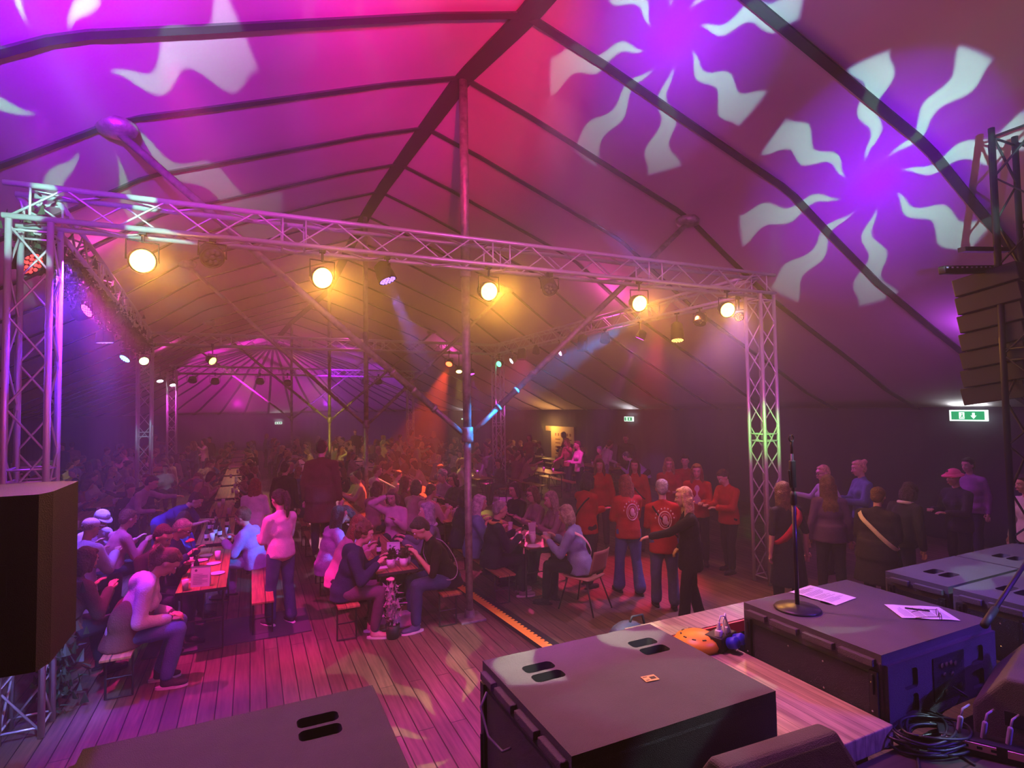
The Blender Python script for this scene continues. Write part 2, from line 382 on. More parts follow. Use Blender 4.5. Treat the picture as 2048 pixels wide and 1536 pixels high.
# ------------------------------------------------------------------ lattice trusses
def truss(name, p, q, label, side=.29, up=None, group=None, m_=None):
    p = Vector(p); q = Vector(q); d = (q-p).normalized(); L_ = (q-p).length
    up = Vector(up) if up else (Vector((0, 0, 1)) if abs(d.z) < .5 else Vector((0, 1, 0)))
    x = d.cross(up).normalized(); y = x.cross(d).normalized(); h = side/2
    t = thing(name, label, 'truss', p, 0, group)
    cs = [x*h+y*h, -x*h+y*h, -x*h-y*h, x*h-y*h]; D = q-p
    for c in cs:
        g = Geo(); g.tube([c, c+D], .027, 8)
        k = 0.
        obj('chord', g, m_ or ALU, t, True)
    n = max(2, round(L_/.40))
    for i in range(4):
        a = cs[i]; b = cs[(i+1) % 4]; g = Geo()
        pts = [(a if j % 2 == 0 else b) + D*(j+.12)/(n+.24) for j in range(n+1)]
        g.tube(pts, .0115, 6)
        for f in [.02, .98] + [q_/max(1, round(L_/2.2)) + e_ for q_ in range(1, round(L_/2.2)) for e_ in (-.012, .012)]:
            g.tube([a+D*f, b+D*f], .0105, 6)
        obj('lacing', g, m_ or ALU, t, True)
    return t
TZ = 4.62
truss('truss_post', (-1.76, 6.3, 0), (-1.76, 6.3, TZ-.17), 'near left aluminium truss post behind the black loudspeaker')
truss('truss_post', (7.27, 6.3, 0), (7.27, 6.3, TZ-.17), 'aluminium truss post beside the woman with the red sash')
truss('truss_post', (-2.4, 16.5, 0), (-2.4, 16.5, TZ-.17), 'truss post at the far left corner of the lighting rig')
truss('truss_post', (7.2, 16.5, 0), (7.2, 16.5, TZ-.17), 'truss post at the far right corner of the lighting rig, beyond the near tent pole')
truss('truss_beam', (-1.95, 6.3, TZ), (7.46, 6.3, TZ), 'front lighting truss beam carrying five amber lamps')
truss('truss_beam', (-2.6, 16.5, TZ), (7.4, 16.5, TZ), 'second truss beam across the hall, above the crowd')
truss('truss_beam', (-1.8, 6.5, TZ), (-2.4, 16.3, TZ), 'left side truss beam overgrown with dark leaves')
truss('truss_beam', (7.27, 6.5, TZ), (7.2, 16.3, TZ), 'right side truss beam running back from the front truss')
truss('truss_post', (-2.7, 24.5, 0), (-2.7, 24.5, 4.3), 'distant left truss post lit magenta')
truss('truss_post', (7.2, 27.5, 0), (7.2, 27.5, 4.3), 'distant right truss post beyond the crowd')
truss('truss_beam', (-2.9, 25.5, 4.45), (7.4, 27.0, 4.45), 'most distant truss beam, seen against the purple canvas')
truss('truss_post', (6.25, 2.45, 1.1), (6.25, 2.45, 5.2), 'dark loudspeaker tower truss at the edge of the stage', side=.4, m_=BLACK)

# leaf garland on the left truss
def leaves(p, q, n, spread, sz=.05, seed=1):
    rnd = random.Random(seed); g = Geo(); p = Vector(p); q = Vector(q)
    for i in range(n):
        c = p.lerp(q, rnd.random()) + Vector([rnd.gauss(0, spread*.45) for _ in range(3)])
        a = Vector([rnd.gauss(0, 1) for _ in range(3)]).normalized(); x, y = g.frame(a); s_ = sz*rnd.uniform(.6, 1.4)
        g.add([c, c+x*s_*.5+a*s_*.1, c+a*s_*1.4*.0+y*s_*1.6, c-x*s_*.5+a*s_*.1], [(0, 1, 2, 3)])
    return g
LEAF = mat('dark_ivy_leaf', (.035, .07, .03), .5)
o = obj('ivy_garland', leaves((-1.9, 6.6, TZ-.2), (-2.4, 16.2, TZ-.25), 3600, .22, .055), LEAF)
tag(o, 'dark leafy garland wound around the left side truss', 'garland', kind='stuff')
o = obj('ivy_garland', leaves((-1.6, 6.55, .1), (-1.75, 6.75, 1.6), 500, .2, .06, 3), LEAF)
tag(o, 'leafy garland around the foot of the left truss post', 'garland', kind='stuff')

# ------------------------------------------------------------------ lamps
def lens_mesh(r, dots, mi=0):
    g = Geo(); g.lathe([(r*.98, 0), (r*.96, .006), (.001, .008)], n=24); return g
AMBER = (1., .42, .045)
def par(loc, target, label, col, em, r=.105, length=.17, power=0, cone=40, hang=None, name='stage_lamp', leds=False, group=None, blend=.6, spill=0):
    """PAR can: barrel, face, yoke and hook clamp up to the truss"""
    loc = Vector(loc); t = thing(name, label, 'stage light', loc, 0, group)
    d = (Vector(target)-loc).normalized(); x, y = Geo().frame(d); R = Matrix((x, y, d)).transposed().to_4x4()
    g = Geo(); g.lathe([(r*.35, -length), (r*.85, -length*.85), (r, -length*.3), (r*1.04, 0), (r*1.04, .012), (r*.93, .012), (r*.93, -.004)], n=24, M=R); obj('barrel', g, BLACK, t, True)
    g = Geo()
    if leds:
        pts = [(0, 0)] + [(r*.42*math.cos(k*PI/3), r*.42*math.sin(k*PI/3)) for k in range(6)] + [(r*.76*math.cos(k*PI/6), r*.76*math.sin(k*PI/6)) for k in range(12)]
        for a, b in pts: g.lathe([(r*.15, 0), (r*.13, .012), (.001, .016)], (a, b, 0), n=8, M=R)
    else:
        for a, b in [(0, 0)] + [(r*.52*math.cos(k*PI/3.5), r*.52*math.sin(k*PI/3.5)) for k in range(7)]:
            g.lathe([(r*.30, -.004), (r*.29, .01), (.001, .02)], (a, b, 0), n=14, M=R)
        g.lathe([(r*.93, -.004), (r*.92, .004), (.001, .005)], n=24, M=R)
    obj('lens', g, glow(label[:30]+str(em), col, em) if em else mat('dark_lens', (.05, .05, .06), .2), t, True)
    top = (hang if hang is not None else TZ-.17)-loc.z
    hx = x if abs(x.z) < .5 else y; hx = Vector((hx.x, hx.y, 0)).normalized()
    g = Geo(); yk = min(r*1.6, top-.03)
    g.tube([hx*r*1.15, hx*r*1.15+Vector((0, 0, yk)), -hx*r*1.15+Vector((0, 0, yk)), -hx*r*1.15], .009, 6); obj('yoke', g, BLACK, t, True)
    g = Geo(); g.tube([(0, 0, yk-.01), (0, 0, top)], .014, 8); g.box((-.03, -.035, top-.02), (.03, .035, top+.06)); obj('clamp', g, BLACK, t)
    if power: 
        s = spot('lamp_beam', (0, 0, 0), (0, 0, 1), col, power, cone, blend, .05, t); s.location = d*.05; s.rotation_euler = d.to_track_quat('-Z', 'Y').to_euler()
    if spill:   # light leaving the open face at wide angles
        o = spot('lamp_spill', (0, 0, 0), (0, 0, 1), col, spill, 150, .6, r*.8, t); o.location = d*(r*.8+.03); dd = (d+Vector((0, 0, -.35))).normalized(); o.rotation_euler = dd.to_track_quat('-Z', 'Y').to_euler()
    return t
for i, (px, py, tg, wd) in enumerate([(285, 522, (1.4, 0, 2.2), 'amber wash lamp nearest the left truss post'), (645, 556, (2.2, 0, 2.2), 'amber wash lamp second from the left post on the front truss'),
        (978, 583, (2.8, 0, 2.2), 'middle amber wash lamp, just past the tall tent pole'), (1279, 607, (3.6, 0, 2.0), 'amber wash lamp fourth along the front truss'),
        (1455, 620, (4.0, 0, 2.0), 'amber wash lamp nearest the right truss post')]):
    p = onY(px, py, 6.2); par(p, tg, wd, AMBER, 26, r=.115, power=110, cone=60, blend=.9, spill=150)
p = onY(425, 515, 6.2); par(p, p+Vector((.3, -.9, -.8)), 'unlit moving head between the first two amber lamps', (0, 0, 0), 0, r=.11, name='moving_head')
p = onY(775, 560, 6.2); par(p, p+Vector((.35, -.25, -1)), 'blue LED lamp hanging between the second and third amber lamps', (.25, .12, 1), 4.5, r=.10, length=.22, power=900, cone=20, leds=True)
p = onY(1100, 578, 6.3); par(p, p+Vector((-.2, -.9, -.9)), 'unlit profile spot between the third and fourth amber lamps', (0, 0, 0), 0, r=.10, length=.3, name='moving_head')
p = onX(1355, 680, 7.15); par(p, p+Vector((-.15, -.2, -1)), 'tall moving head glowing orange on the right side truss', (1, .45, .12), 4, r=.12, length=.36, power=150, cone=30, leds=True, name='moving_head')
p = onX(1400, 645, 7.15); par(p, p+Vector((-.5, -.3, -1)), 'unlit round lamp beside the orange moving head', (0, 0, 0), 0, r=.1)
p = onX(1280, 676, 7.15); par(p, p+Vector((-.35, .35, -1)), 'magenta LED lamp on the right side truss', (1, .05, .9), 5, r=.095, power=2600, cone=20, leds=True)
p = onX(1210, 682, 7.15); par(p, p+Vector((-.3, -.3, -1)), 'unlit round lamp on the right side truss, near its middle', (0, 0, 0), 0, r=.11)
p = onX(1165, 700, 7.15); par(p, p+Vector((-.1, -.1, -1)), 'unlit tall moving head on the right side truss', (0, 0, 0), 0, r=.13, length=.38, name='moving_head')
p = onX(1120, 705, 7.15); par(p, p+Vector((-1, .1, -.5)), 'violet white lamp seen edge on, right side truss', (.75, .4, 1), 6, r=.1, power=90, cone=26)
p = onX(1072, 705, 7.15); par(p, p+Vector((-.3, -.3, -1)), 'small unlit lamp far along the right side truss', (0, 0, 0), 0, r=.1)
p = onX(1043, 718, 7.15); par(p, p+Vector((-.1, -.1, -1)), 'unlit moving head near the far end of the right side truss', (0, 0, 0), 0, r=.13, length=.34, name='moving_head')
p = onX(1023, 722, 7.15); par(p, p+Vector((-1, 0, -.6)), 'white lamp edge on near the far right truss corner', (.9, .8, 1), 5, r=.1)
p = onX(998, 728, 7.15); par(p, p+Vector((-1, -.6, -.4)), 'small green lamp at the far right truss corner', (.1, 1, .4), 6, r=.1)
p = onY(898, 728, 16.3); par(p, onY(835, 900, 14.2), 'red lamp on the second truss beam', (1, .07, .02), 14, r=.11, power=9000, cone=26, blend=.35)
p = onY(918, 743, 16.5); par(p, p+Vector((-.35, -1, -1.6)), 'yellow lamp below the red one on the second truss', (1, .75, .15), 12, r=.1, power=1800, cone=22)
p = onY(943, 748, 16.5); par(p, p+Vector((.1, -.3, -1)), 'purple LED lamp beside the tent pole on the second truss', (.7, .05, 1), 8, r=.1, power=1800, cone=22, leds=True)
p = onY(425, 722, 16.3); par(p, p+Vector((.7, -.7, -.55)), 'yellow green lamp at the left of the second truss beam', (.65, 1, .1), 10, r=.11, power=260, cone=30)
p = onX(172, 622, -2.0); par(p, p+Vector((.75, -.3, .35)), 'magenta LED lamp tilted up on the left side truss', (1, .08, .8), 5, r=.1, leds=True)
p = onX(210, 684, -2.0); par(p, p+Vector((.06, .05, -1)), 'blue LED lamp shining straight down from the left side truss', (.18, .1, 1), 6, r=.12, power=1900, cone=30, leds=True)
p = onX(250, 717, -2.1); par(p, p+Vector((-.5, -.5, -.8)), 'light blue lamp on the left side truss', (.2, .5, 1), 6, r=.1, power=160, cone=30, leds=True)
p = onX(288, 722, -2.2); par(p, p+Vector((.3, -.9, -.5)), 'green white lamp at the top of the far left post', (.6, 1, .3), 9, r=.1, power=60, cone=40)
for (px, py, lb) in ((320, 762, 'white lamp edge on beyond the far left post'), (346, 770, 'white lamp on top of the magenta lit post')):
    p = onY(px, py, 24.4); par(p, p+Vector((.2, -.5, -1)), lb, (.9, .85, 1), 5, r=.12, hang=4.4)
for px, py in ((385, 762), (430, 765), (520, 765), (575, 768), (730, 765), (757, 765)):
    p = onY(px, py, 25.6); par(p, p+Vector((0, -.6, -1)), 'small dark unlit lamp on the most distant truss beam', (0, 0, 0), 0, r=.16, hang=4.3, group='unlit lamps on the most distant truss')
p = onX(1478, 634, 7.1); par(p, p+Vector((-1, -.5, -.3)), 'small red LED lamp against the right truss post', (1, .08, .03), 4, r=.07, leds=True)
p = onX(62, 527, -1.9); par(p, p+Vector((.7, -.3, -.5)), 'red LED lamp seen through the left truss post', (1, .05, .05), 3, r=.12, leds=True)

spot('rig_wash', (-1.2, 4.2, 4.6), (0, 2.3, 1.5), (.62, .0, 1), 420, 38, .9)
spot('rig_wash', (5.2, -1.4, 3.4), (3.5, 1.8, 1.25), (.12, .05, 1), 800, 34, .6)
spot('rig_wash', (-.6, 3.6, 3.6), (-1.7, 6.3, .5), (.2, .3, 1), 1500, 22, .6)
# further washes from the rig onto crowd and floor
spot('rig_wash', (-1.7, 7.5, 4.3), (-.4, 7.6, .7), (1, .02, .42), 1900, 40)
spot('rig_wash', (-.5, 4.2, 5.2), (.6, 5.4, 0), (1, .0, .30), 1800, 52, .8)
spot('rig_wash', (-1.6, 6.5, 4.2), (-1.1, 4.8, 0), (.14, .01, 1), 2600, 60, .8)
spot('rig_wash', (.3, 4.2, 5.2), (1.2, 9.2, 0), (.8, .05, 1), 780, 34, .4)
spot('rig_wash', (7.1, 7.5, 4.3), (7.2, 6.0, 0), (1, .18, .04), 1560, 36, .3)
spot('rig_wash', (7.1, 8.5, 4.3), (5.6, 7.6, .4), (1, .02, .10), 1560, 34, .4)
spot('rig_wash', (6.5, 6.4, 4.3), (5.4, 6.7, .5), (.28, .1, 1), 480, 26, .4)
spot('rig_wash', (7.0, 6.4, 4.3), (4.2, 4.8, 0), (.75, .25, .9), 660, 60, .8)
spot('rig_wash', (-1.9, 9.0, 4.2), (-1.6, 9.9, .8), (.25, .08, 1), 1200, 42)
spot('rig_wash', (7.1, 12.5, 4.2), (8.8, 15.0, 1.2), (1, .03, .6), 1140, 24, .4)
spot('rig_wash', (7.0, 12.0, 4.2), (9.8, 13.2, 1.2), (.4, .12, 1), 900, 20, .4)
spot('rig_wash', (7.1, 10.0, 4.2), (9.5, 5.5, 1.2), (.7, .1, 1), 660, 50, .8)
spot('rig_wash', (7.0, 7.0, 4.1), (5.9, 5.2, .9), (1, .42, .12), 480, 22)
spot('rig_wash', (7.1, 14.0, 4.2), (3.0, 10.0, .8), (1, .06, .25), 1260, 44)
spot('rig_wash', (1.0, 16.4, 4.3), (2.6, 21.4, 2.4), (1, .85, .05), 1500, 22, .3)
spot('rig_wash', (4.5, 5.8, 3.9), onY(990, 818, 7), (0, .30, 1), 4500, 16, .3)
spot('rig_wash', (4.2, 3.4, 4.6), (7.2, 6.2, 2.3), (.12, 1, .05), 2600, 11, .8)
spot('rig_wash', (-2.6, 24.0, 3.9), (-2.7, 24.5, 2.0), (1, .05, .8), 180, 60)
spot('canvas_wash', (-.5, 25.5, 3.0), roof_hit(495, 735), (1, .0, .75), 9000, 46, .35)
spot('canvas_wash', (2.5, 22.0, 3.0), roof_hit(715, 765), (.5, .0, 1), 8000, 34, .3)
spot('rig_wash', (2.0, 3.6, 5.2), (2.2, 2.2, 1.5), (1, .2, .6), 700, 44, .8)
for px, py, cl, pw in ((258, 905, (1, .05, .8), 300), (548, 925, (.1, .35, 1), 380), (505, 918, (1, .45, .1), 300), (172, 918, (1, .5, .08), 300), (125, 940, (.35, .1, 1), 300), (140, 925, (.4, 1, .05), 200),
        (435, 935, (.9, .9, .7), 120), (1140, 898, (1, .03, .2), 360), (1168, 900, (1, .1, .5), 300), (1207, 895, (1, .03, .9), 420), (1292, 905, (.35, .1, 1), 600), (848, 905, (.9, .9, .2), 200), (1085, 945, (1, .1, .7), 220),
        (692, 920, (.9, .05, .8), 260), (880, 940, (.6, .1, 1), 300), (957, 898, (1, .1, .9), 320), (300, 935, (.3, .8, .9), 200), (405, 900, (1, .45, .2), 200), (1455, 985, (1, .1, .05), 200), (1420, 1010, (1, .1, .05), 120)):
    P_ = at(px, py, 1.3); spot('rig_beam', (7.1 if P_.x > 3 else -1.9, max(6.6, P_.y-4.5), 4.25), P_, cl, pw*1.5, 11, .3)
spot('rig_wash', (3.0, 27.0, 4.2), (2.0, 23.0, 1.0), (1, .3, .5), 600, 70)
spot('rig_wash', (0.0, 25.3, 4.2), (-1.0, 20.5, 1.0), (1, .5, .2), 480, 40)
spot('rig_wash', (2.9, 4.4, 4.5), (5.3, 1.9, 1.5), (.22, .18, 1), 1300, 28, .3)

# ------------------------------------------------------------------ stage: subwoofers, deck, boards
g = Geo(); g.box((1.5, -7.9, .0), (9.5, 1.72, 1.1)); o = obj('stage_deck', g, DECK); tag(o, 'dark boarded stage deck under the cables and floor monitors', 'stage')
def rr(x0, y0, x1, y1, r, n=5):
    P = []
    for cx, cy, a in ((x1-r, y1-r, 0), (x0+r, y1-r, 90), (x0+r, y0+r, 180), (x1-r, y0+r, 270)):
        for k in range(n+1): q = math.radians(a+90*k/n); P.append((cx+r*math.cos(q), cy+r*math.sin(q)))
    return P
def plate_with_hole(g, x0, y0, x1, y1, holes, z, depth, M=None, mi=0, mh=1):
    """flat panel with real recessed rounded pockets"""
    bm = bmesh.new(); ov = [bm.verts.new((x, y, z)) for x, y in ((x0, y0), (x1, y0), (x1, y1), (x0, y1))]
    ed = [bm.edges.new((ov[i], ov[(i+1) % 4])) for i in range(4)]; hv = []
    for h in holes:
        vs_ = [bm.verts.new((x, y, z)) for x, y in h]; hv.append(vs_); ed += [bm.edges.new((vs_[i], vs_[(i+1) % len(vs_)])) for i in range(len(vs_))]
    bmesh.ops.triangle_fill(bm, use_beauty=True, use_dissolve=False, edges=ed)
    bm.verts.index_update(); bm.faces.ensure_lookup_table()
    fs = []
    for f in bm.faces:
        c = f.calc_center_median(); ins = False
        for h in holes:
            xs = [p[0] for p in h]; ys = [p[1] for p in h]
            if min(xs) < c.x < max(xs) and min(ys) < c.y < max(ys) and all(tuple(round(k, 5) for k in v.co[:2]) in {(round(a, 5), round(b, 5)) for a, b in h} for v in f.verts): ins = True
        if not ins: fs.append(tuple(v.index for v in f.verts))
    g.add([v.co.copy() for v in bm.verts], fs, mi, M); bm.free()
    for h in holes:
        n = len(h); cx = sum(p[0] for p in h)/n; cy = sum(p[1] for p in h)/n
        v = [(x, y, z) for x, y in h] + [((x-cx)*.86+cx, (y-cy)*.86+cy, z-depth) for x, y in h]
        g.add(v, [(i, (i+1) % n, (i+1) % n+n, i+n) for i in range(n)] + [tuple(range(n, 2*n))], mh, M)
def subwoofer(x0, y0, z0, sx, sy, h, label, group=None, holes=(), back=False, sticker=False, cable=True):
    t = thing('subwoofer', label, 'loudspeaker', (x0, y0, z0), 0, group)
    g = Geo(); e = .012
    g.box((0, 0, 0), (sx, sy, h-.002), b=.012)
    obj('cabinet', g, SUB, t)
    # lid panel with pockets
    g = Geo(); hs = []
    for cx, cy in holes: hs.append(rr(cx-.08, cy+.010, cx+.08, cy+.088, .026)); hs.append(rr(cx-.08, cy-.088, cx+.08, cy-.010, .026))
    # build lid as a thin raised panel so the pockets read
    plate_with_hole(g, .004, .004, sx-.004, sy-.004, hs, h+.034, .036)
    g.box((.004, .004, h-.01), (sx-.004, .0045, h+.034)); g.box((.004, sy-.0045, h-.01), (sx-.004, sy-.004, h+.034)); g.box((.004, .004, h-.01), (.0045, sy-.004, h+.034)); g.box((sx-.0045, .004, h-.01), (sx-.004, sy-.004, h+.034))
    obj('top_panel', g, [SUB, BLACK], t)
    for cx, cy in holes:
        g = Geo(); g.capsule((cx-.07, cy, h+.022), (cx+.07, cy, h+.022), .011, n=8); obj('handle', g, SUB, t, True)
    # edge rail with coupling slots along the audience-left edge
    g = Geo(); y = .03
    while y < sy-.08:
        l = min(.2, sy-.03-y); g.box((-.028, y, h-.03), (.004, y+l-.02, h+.006), b=.004); y += l+.015
    obj('coupling_rail', g, SUB, t)
    g = Geo(); g.box((-.012, .06, .03), (.001, sy-.09, h-.07), b=.004); obj('front_grille', g, GRILLE, t)
    for yy in (.035, sy-.05):
        g = Geo(); g.box((-.02, yy-.02, .04), (-.001, yy+.02, h-.05)); g.capsule((-.024, yy, h*.55), (-.024, yy, h*.8), .007, n=6)
        obj('rigging_plate', g, BLACK, t)
    g = Geo()
    for yy in (.04, sy*.35, sy*.6, sy-.05):
        for zz in (h*.3, h*.7): g.ball((-.022, yy, zz), (.006, .006, .006), n=8, k=5)
    sc_ = obj('screw', g, CHROME, t); sc_['kind'] = 'stuff'
    return t
SZ = 1.465
s1 = subwoofer(1.04, 1.78, .0, 1.04, .86, SZ, 'large black subwoofer case with an orange sticker, nearest on the stage front', holes=((.22, .62), (.84, .62)), cable=True)
g = Geo(); M_ = Matrix.Translation((.62, .335, SZ+.036)) @ Matrix.Rotation(-.1, 4, 'Z')
g.box((-.035, -.025, 0), (.035, .025, .002), M=M_); g.box((.0, -.012, .002), (.028, .010, .0028), 1, M_); g.box((-.03, .012, .002), (-.008, .016, .0028), 1, M_); g.box((-.028, -.016, .002), (-.012, -.012, .0028), 1, M_)
obj('sticker', g, [mat('orange_sticker', (.95, .5, .18), .6), BLACK], s1)['label'] = 'small orange label'
g = Geo(); g.tube([(-.03, .72, SZ-.05), (-.07, .7, SZ-.1), (-.075, .6, SZ-.18), (-.05, .5, SZ-.2), (-.03, .46, SZ-.17)], .006, 8); obj('hanging_cord', g, mat('grey_cord', (.16, .16, .18), .5), s1, True)
g = Geo(); g.box((.30, -.006, .93), (.62, .002, 1.22), b=.004); g.box((.40, -.012, 1.10), (.5, -.004, 1.16), 1); g.box((.40, -.012, 1.0), (.44, -.004, 1.04), 1); g.lathe([(.012, 0), (.012, .01)], (.54, -.01, 1.03), 10, 1)
obj('connector_panel', g, [GRILLE, mat('dull_metal', (.2, .2, .22), .4, .7)], s1)
s2 = subwoofer(-.57, 1.78, .0, 1.08, .86, SZ, 'black subwoofer case under magenta light at the lower edge, near the left loudspeaker', holes=((.82, .62), (.24, .2)))
s3 = subwoofer(2.82, 1.79, 1.115, 1.0, .86, .35, 'black subwoofer cabinet carrying the microphone stand and song sheets', holes=((.5, .66),))
# rear panel of the right cabinet: two handle pockets and a connector panel
g = Geo()
for x0 in (.16, .82):
    for z0, z1 in ((.19, .29), (.07, .165)):
        pass
def end_pockets(t, sx, h, front):
    g = Geo(); M = Matrix(((1, 0, 0, 0), (0, 0, 1, front), (0, 1, 0, 0), (0, 0, 0, 1)))   # x,y -> x,z ; z -> y
    M = Matrix(((1, 0, 0, 0), (0, 0, -1, front), (0, 1, 0, 0), (0, 0, 0, 1)))
    hs = []
    for cx in (.20*sx, .80*sx):
        hs.append(rr(cx-.055, h*.54, cx+.055, h*.82, .02)); hs.append(rr(cx-.055, h*.18, cx+.055, h*.46, .02))
    plate_with_hole(g, .015, .02, sx-.015, h-.015, hs, .03, .028, M)
    for lo, hi in (((.015, front-.03, .02), (.016, front, h-.015)), ((sx-.016, front-.03, .02), (sx-.015, front, h-.015)), ((.015, front-.03, h-.016), (sx-.015, front, h-.015))): g.box(lo, hi)
    return obj('end_panel', g, [SUB, BLACK], t)
end_pockets(s3, 1.0, .35, .012)
g = Geo(); g.box((.38, -.024, .08), (.66, -.016, .30), b=.003); obj('connector_panel', g, GRILLE, s3)
g = Geo()
for x, z in ((.44, .26), (.48, .26), (.52, .26), (.56, .25), (.46, .21), (.53, .2), (.6, .13), (.47, .12)): g.lathe([(.013, 0), (.013, .012), (.006, .014)], (0, 0, 0), 10, M=Matrix.Translation((x, -.022, z)) @ Matrix.Rotation(PI/2, 4, 'X'))
obj('socket', g, CHROME, s3)['kind'] = 'stuff'
s4 = subwoofer(4.25, 1.79, 1.115, .90, .42, .35, 'front corner subwoofer cabinet in the blue lit block at the right', holes=((.3, .2),))
s5 = subwoofer(4.25, 2.23, 1.115, .90, .42, .35, 'rear corner subwoofer cabinet in the block at the right, with two handle slots', holes=((.3, .2),))
s6 = subwoofer(5.17, 1.79, 1.115, .90, .42, .35, 'outer front subwoofer cabinet in the block at the right edge', holes=((.3, .2),))
s7 = subwoofer(5.17, 2.23, 1.115, .90, .42, .35, 'outer rear subwoofer cabinet in the block, beside the speaker tower', holes=((.3, .2),))
# pale boards between the cabinets
g = Geo(); g.box((2.10, 1.735, 1.10), (2.80, 2.74, 1.2), b=.006); o = obj('stage_board', g, LIGHTWOOD); tag(o, 'pale wooden stage board between the two subwoofer cabinets', 'board')
MATS['red_board_edge'] = mat('red_board_edge', (.7, .02, .03), .4)
g = Geo(); g.box((2.35, 3.02, 1.15), (4.1, 3.26, 1.21)); g.box((2.35, 3.0, 1.13), (4.1, 3.02, 1.205), 1)
o = obj('stage_board', g, [LIGHTWOOD, MATS['red_board_edge']]); tag(o, 'long pale board with a bright red edge, behind the subwoofers', 'board')
g = Geo(); g.box((2.14, 2.80, 0), (4.2, 2.86, 1.05)); g.box((2.3, 3.05, 0), (4.1, 3.2, 1.15)); o = obj('dark_gap_block', g, BLACK); tag(o, 'black panel under the red edged board', 'panel')  # black boxes stand in for the shaded space below the board
g = Geo(); g.box((-.95, 1.2, .0), (-.62, 2.66, 1.28), b=.01); g.box((-.95, 2.0, 1.28), (-.70, 2.6, 1.31)); o = obj('stage_step', g, planks('brown_step_boards', (.32, .18, .08), (.28, .16, .07), .2)); tag(o, 'brown wooden ledge beside the lower left subwoofer', 'step')

# sheets, pen, glasses
def sheet(cx, cy, w_, h_, rz, label, lines=24):
    t = thing('song_sheet', label, 'paper sheet', (cx, cy, 1.5+.001), rz)
    g = Geo(); n = 6
    g.loft([[(-w_/2, -h_/2+h_*k/n, .0015+.004*math.sin(k*1.1)**2) for k in range(n+1)], [(w_/2, -h_/2+h_*k/n, .0015+.003*math.sin(k*.9)**2) for k in range(n+1)]], cap=False, closed=False)
    o_ = obj('page', g, WHITE, t); o_.modifiers.new('t', 'SOLIDIFY').thickness = .0006
    g = Geo(); rnd = random.Random(int(cx*100))
    for k in range(lines):
        y = h_/2-.03-k*(h_-.05)/lines
        if k % 6 == 5: continue
        g.box((-w_/2+.02, y, .0066), (-w_/2+.02+(w_-.05)*rnd.uniform(.5, .95), y+.0022, .0068))
    o_ = obj('printed_text', g, mat('ink', (.15, .15, .2), .8), t); o_['kind'] = 'stuff'
    return t
c1 = (at(1600, 1175, 1.5)+at(1635, 1210, 1.5)+at(1697, 1203, 1.5)+at(1650, 1177, 1.5))/4
sheet(c1.x, c1.y, .24, .30, .12, 'white printed sheet lying beside the microphone stand base')
c2 = (at(1780, 1210, 1.5)+at(1822, 1205, 1.5)+at(1910, 1243, 1.5)+at(1862, 1248, 1.5))/4
sheet(c2.x, c2.y, .22, .30, .95, 'white printed sheet with a pen and spectacles on it')
p = at(1822, 1221, 1.51); g = Geo(); g.capsule((p.x-.0, p.y+.03, 1.515), (p.x+.07, p.y-.06, 1.515), .005, n=8); o = obj('pen', g, BLACK); tag(o, 'dark pen lying on the right hand sheet', 'pen')
p = at(1878, 1236, 1.515); t = thing('spectacles', 'thin dark spectacles lying on the sheet', 'spectacles', (p.x, p.y, 1.512), .7)
g = Geo()
for sx_ in (-.033, .033): g.tube([(sx_+.026*math.cos(a*PI/8), 0, .022+.02*math.sin(a*PI/8)) for a in range(17)], .0016, 6)
obj('frame', g, BLACK, t)
for sx_ in (-.062, .062):
    g = Geo(); g.tube([(sx_, 0, .03), (sx_, .07, .02), (sx_*.8, .12, .003)], .0015, 6); obj('temple', g, BLACK, t)

# microphone stands
p = at(1595, 1218, 1.5); tp = Vector((p.x, p.y, 0)); T_ = onY(1606, 872, p.y)
t = thing('microphone_stand', 'straight black microphone stand with round base on the subwoofer', 'microphone stand', (p.x, p.y, 1.5))
g = Geo(); g.lathe([(.13, 0), (.132, .006), (.125, .014), (.05, .024), (.022, .03)], n=40); obj('base', g, mat('cast_base', (.03, .03, .035), .35, .3), t, True)
g = Geo(); hh = T_.z-1.5; g.tube([(0, 0, .02), (0, 0, hh*.62)], .0125, 12); g.tube([(0, 0, hh*.6), (0, 0, hh*.9)], .009, 10); obj('pole', g, mat('satin_black_tube', (.03, .03, .04), .3, .5), t, True)
g = Geo(); g.lathe([(.013, hh*.60), (.019, hh*.61), (.019, hh*.66), (.012, hh*.68)], n=14); g.box((-.02, -.012, hh*.7), (.02, .012, hh*.86), b=.006); g.capsule((-.022, 0, hh*.72), (-.03, 0, hh*.8), .007); obj('clutch', g, BLACK, t, True)
g = Geo(); g.tube([(0, 0, hh*.88), (0, 0, hh*.95), (.01, 0, hh*.98)], .008, 8); g.tube([(.02*math.cos(a), 0, hh*.99+.02*math.sin(a)) for a in [x_*PI/8 for x_ in range(-11, 4)]], .005, 8); obj('microphone_clip', g, BLACK, t, True)
a = onY(1970, 1248, 1.6); b = onY(2050, 1128, 1.75)
t = thing('microphone_boom', 'black microphone boom arm reaching in from the right edge', 'microphone stand', a)
d = b-a; g = Geo(); g.tube([Vector(), d*1.5], .011, 10); obj('boom', g, BLACK, t, True)
g = Geo(); g.tube([-d*.02, d*.22], .0175, 12); obj('counterweight', g, BLACK, t, True)
g = Geo(); e = d*1.5; g.tube([e, Vector((e.x+.02, e.y, 1.1-a.z+.03))], .012, 10); g.box((e.x-.02, e.y-.02, e.z-.03), (e.x+.04, e.y+.03, e.z+.03)); obj('pole', g, BLACK, t, True)
g = Geo(); g.lathe([(.13, 0), (.13, .012), (.02, .03)], (e.x+.02, e.y, 1.101-a.z), 30); obj('base', g, BLACK, t, True)

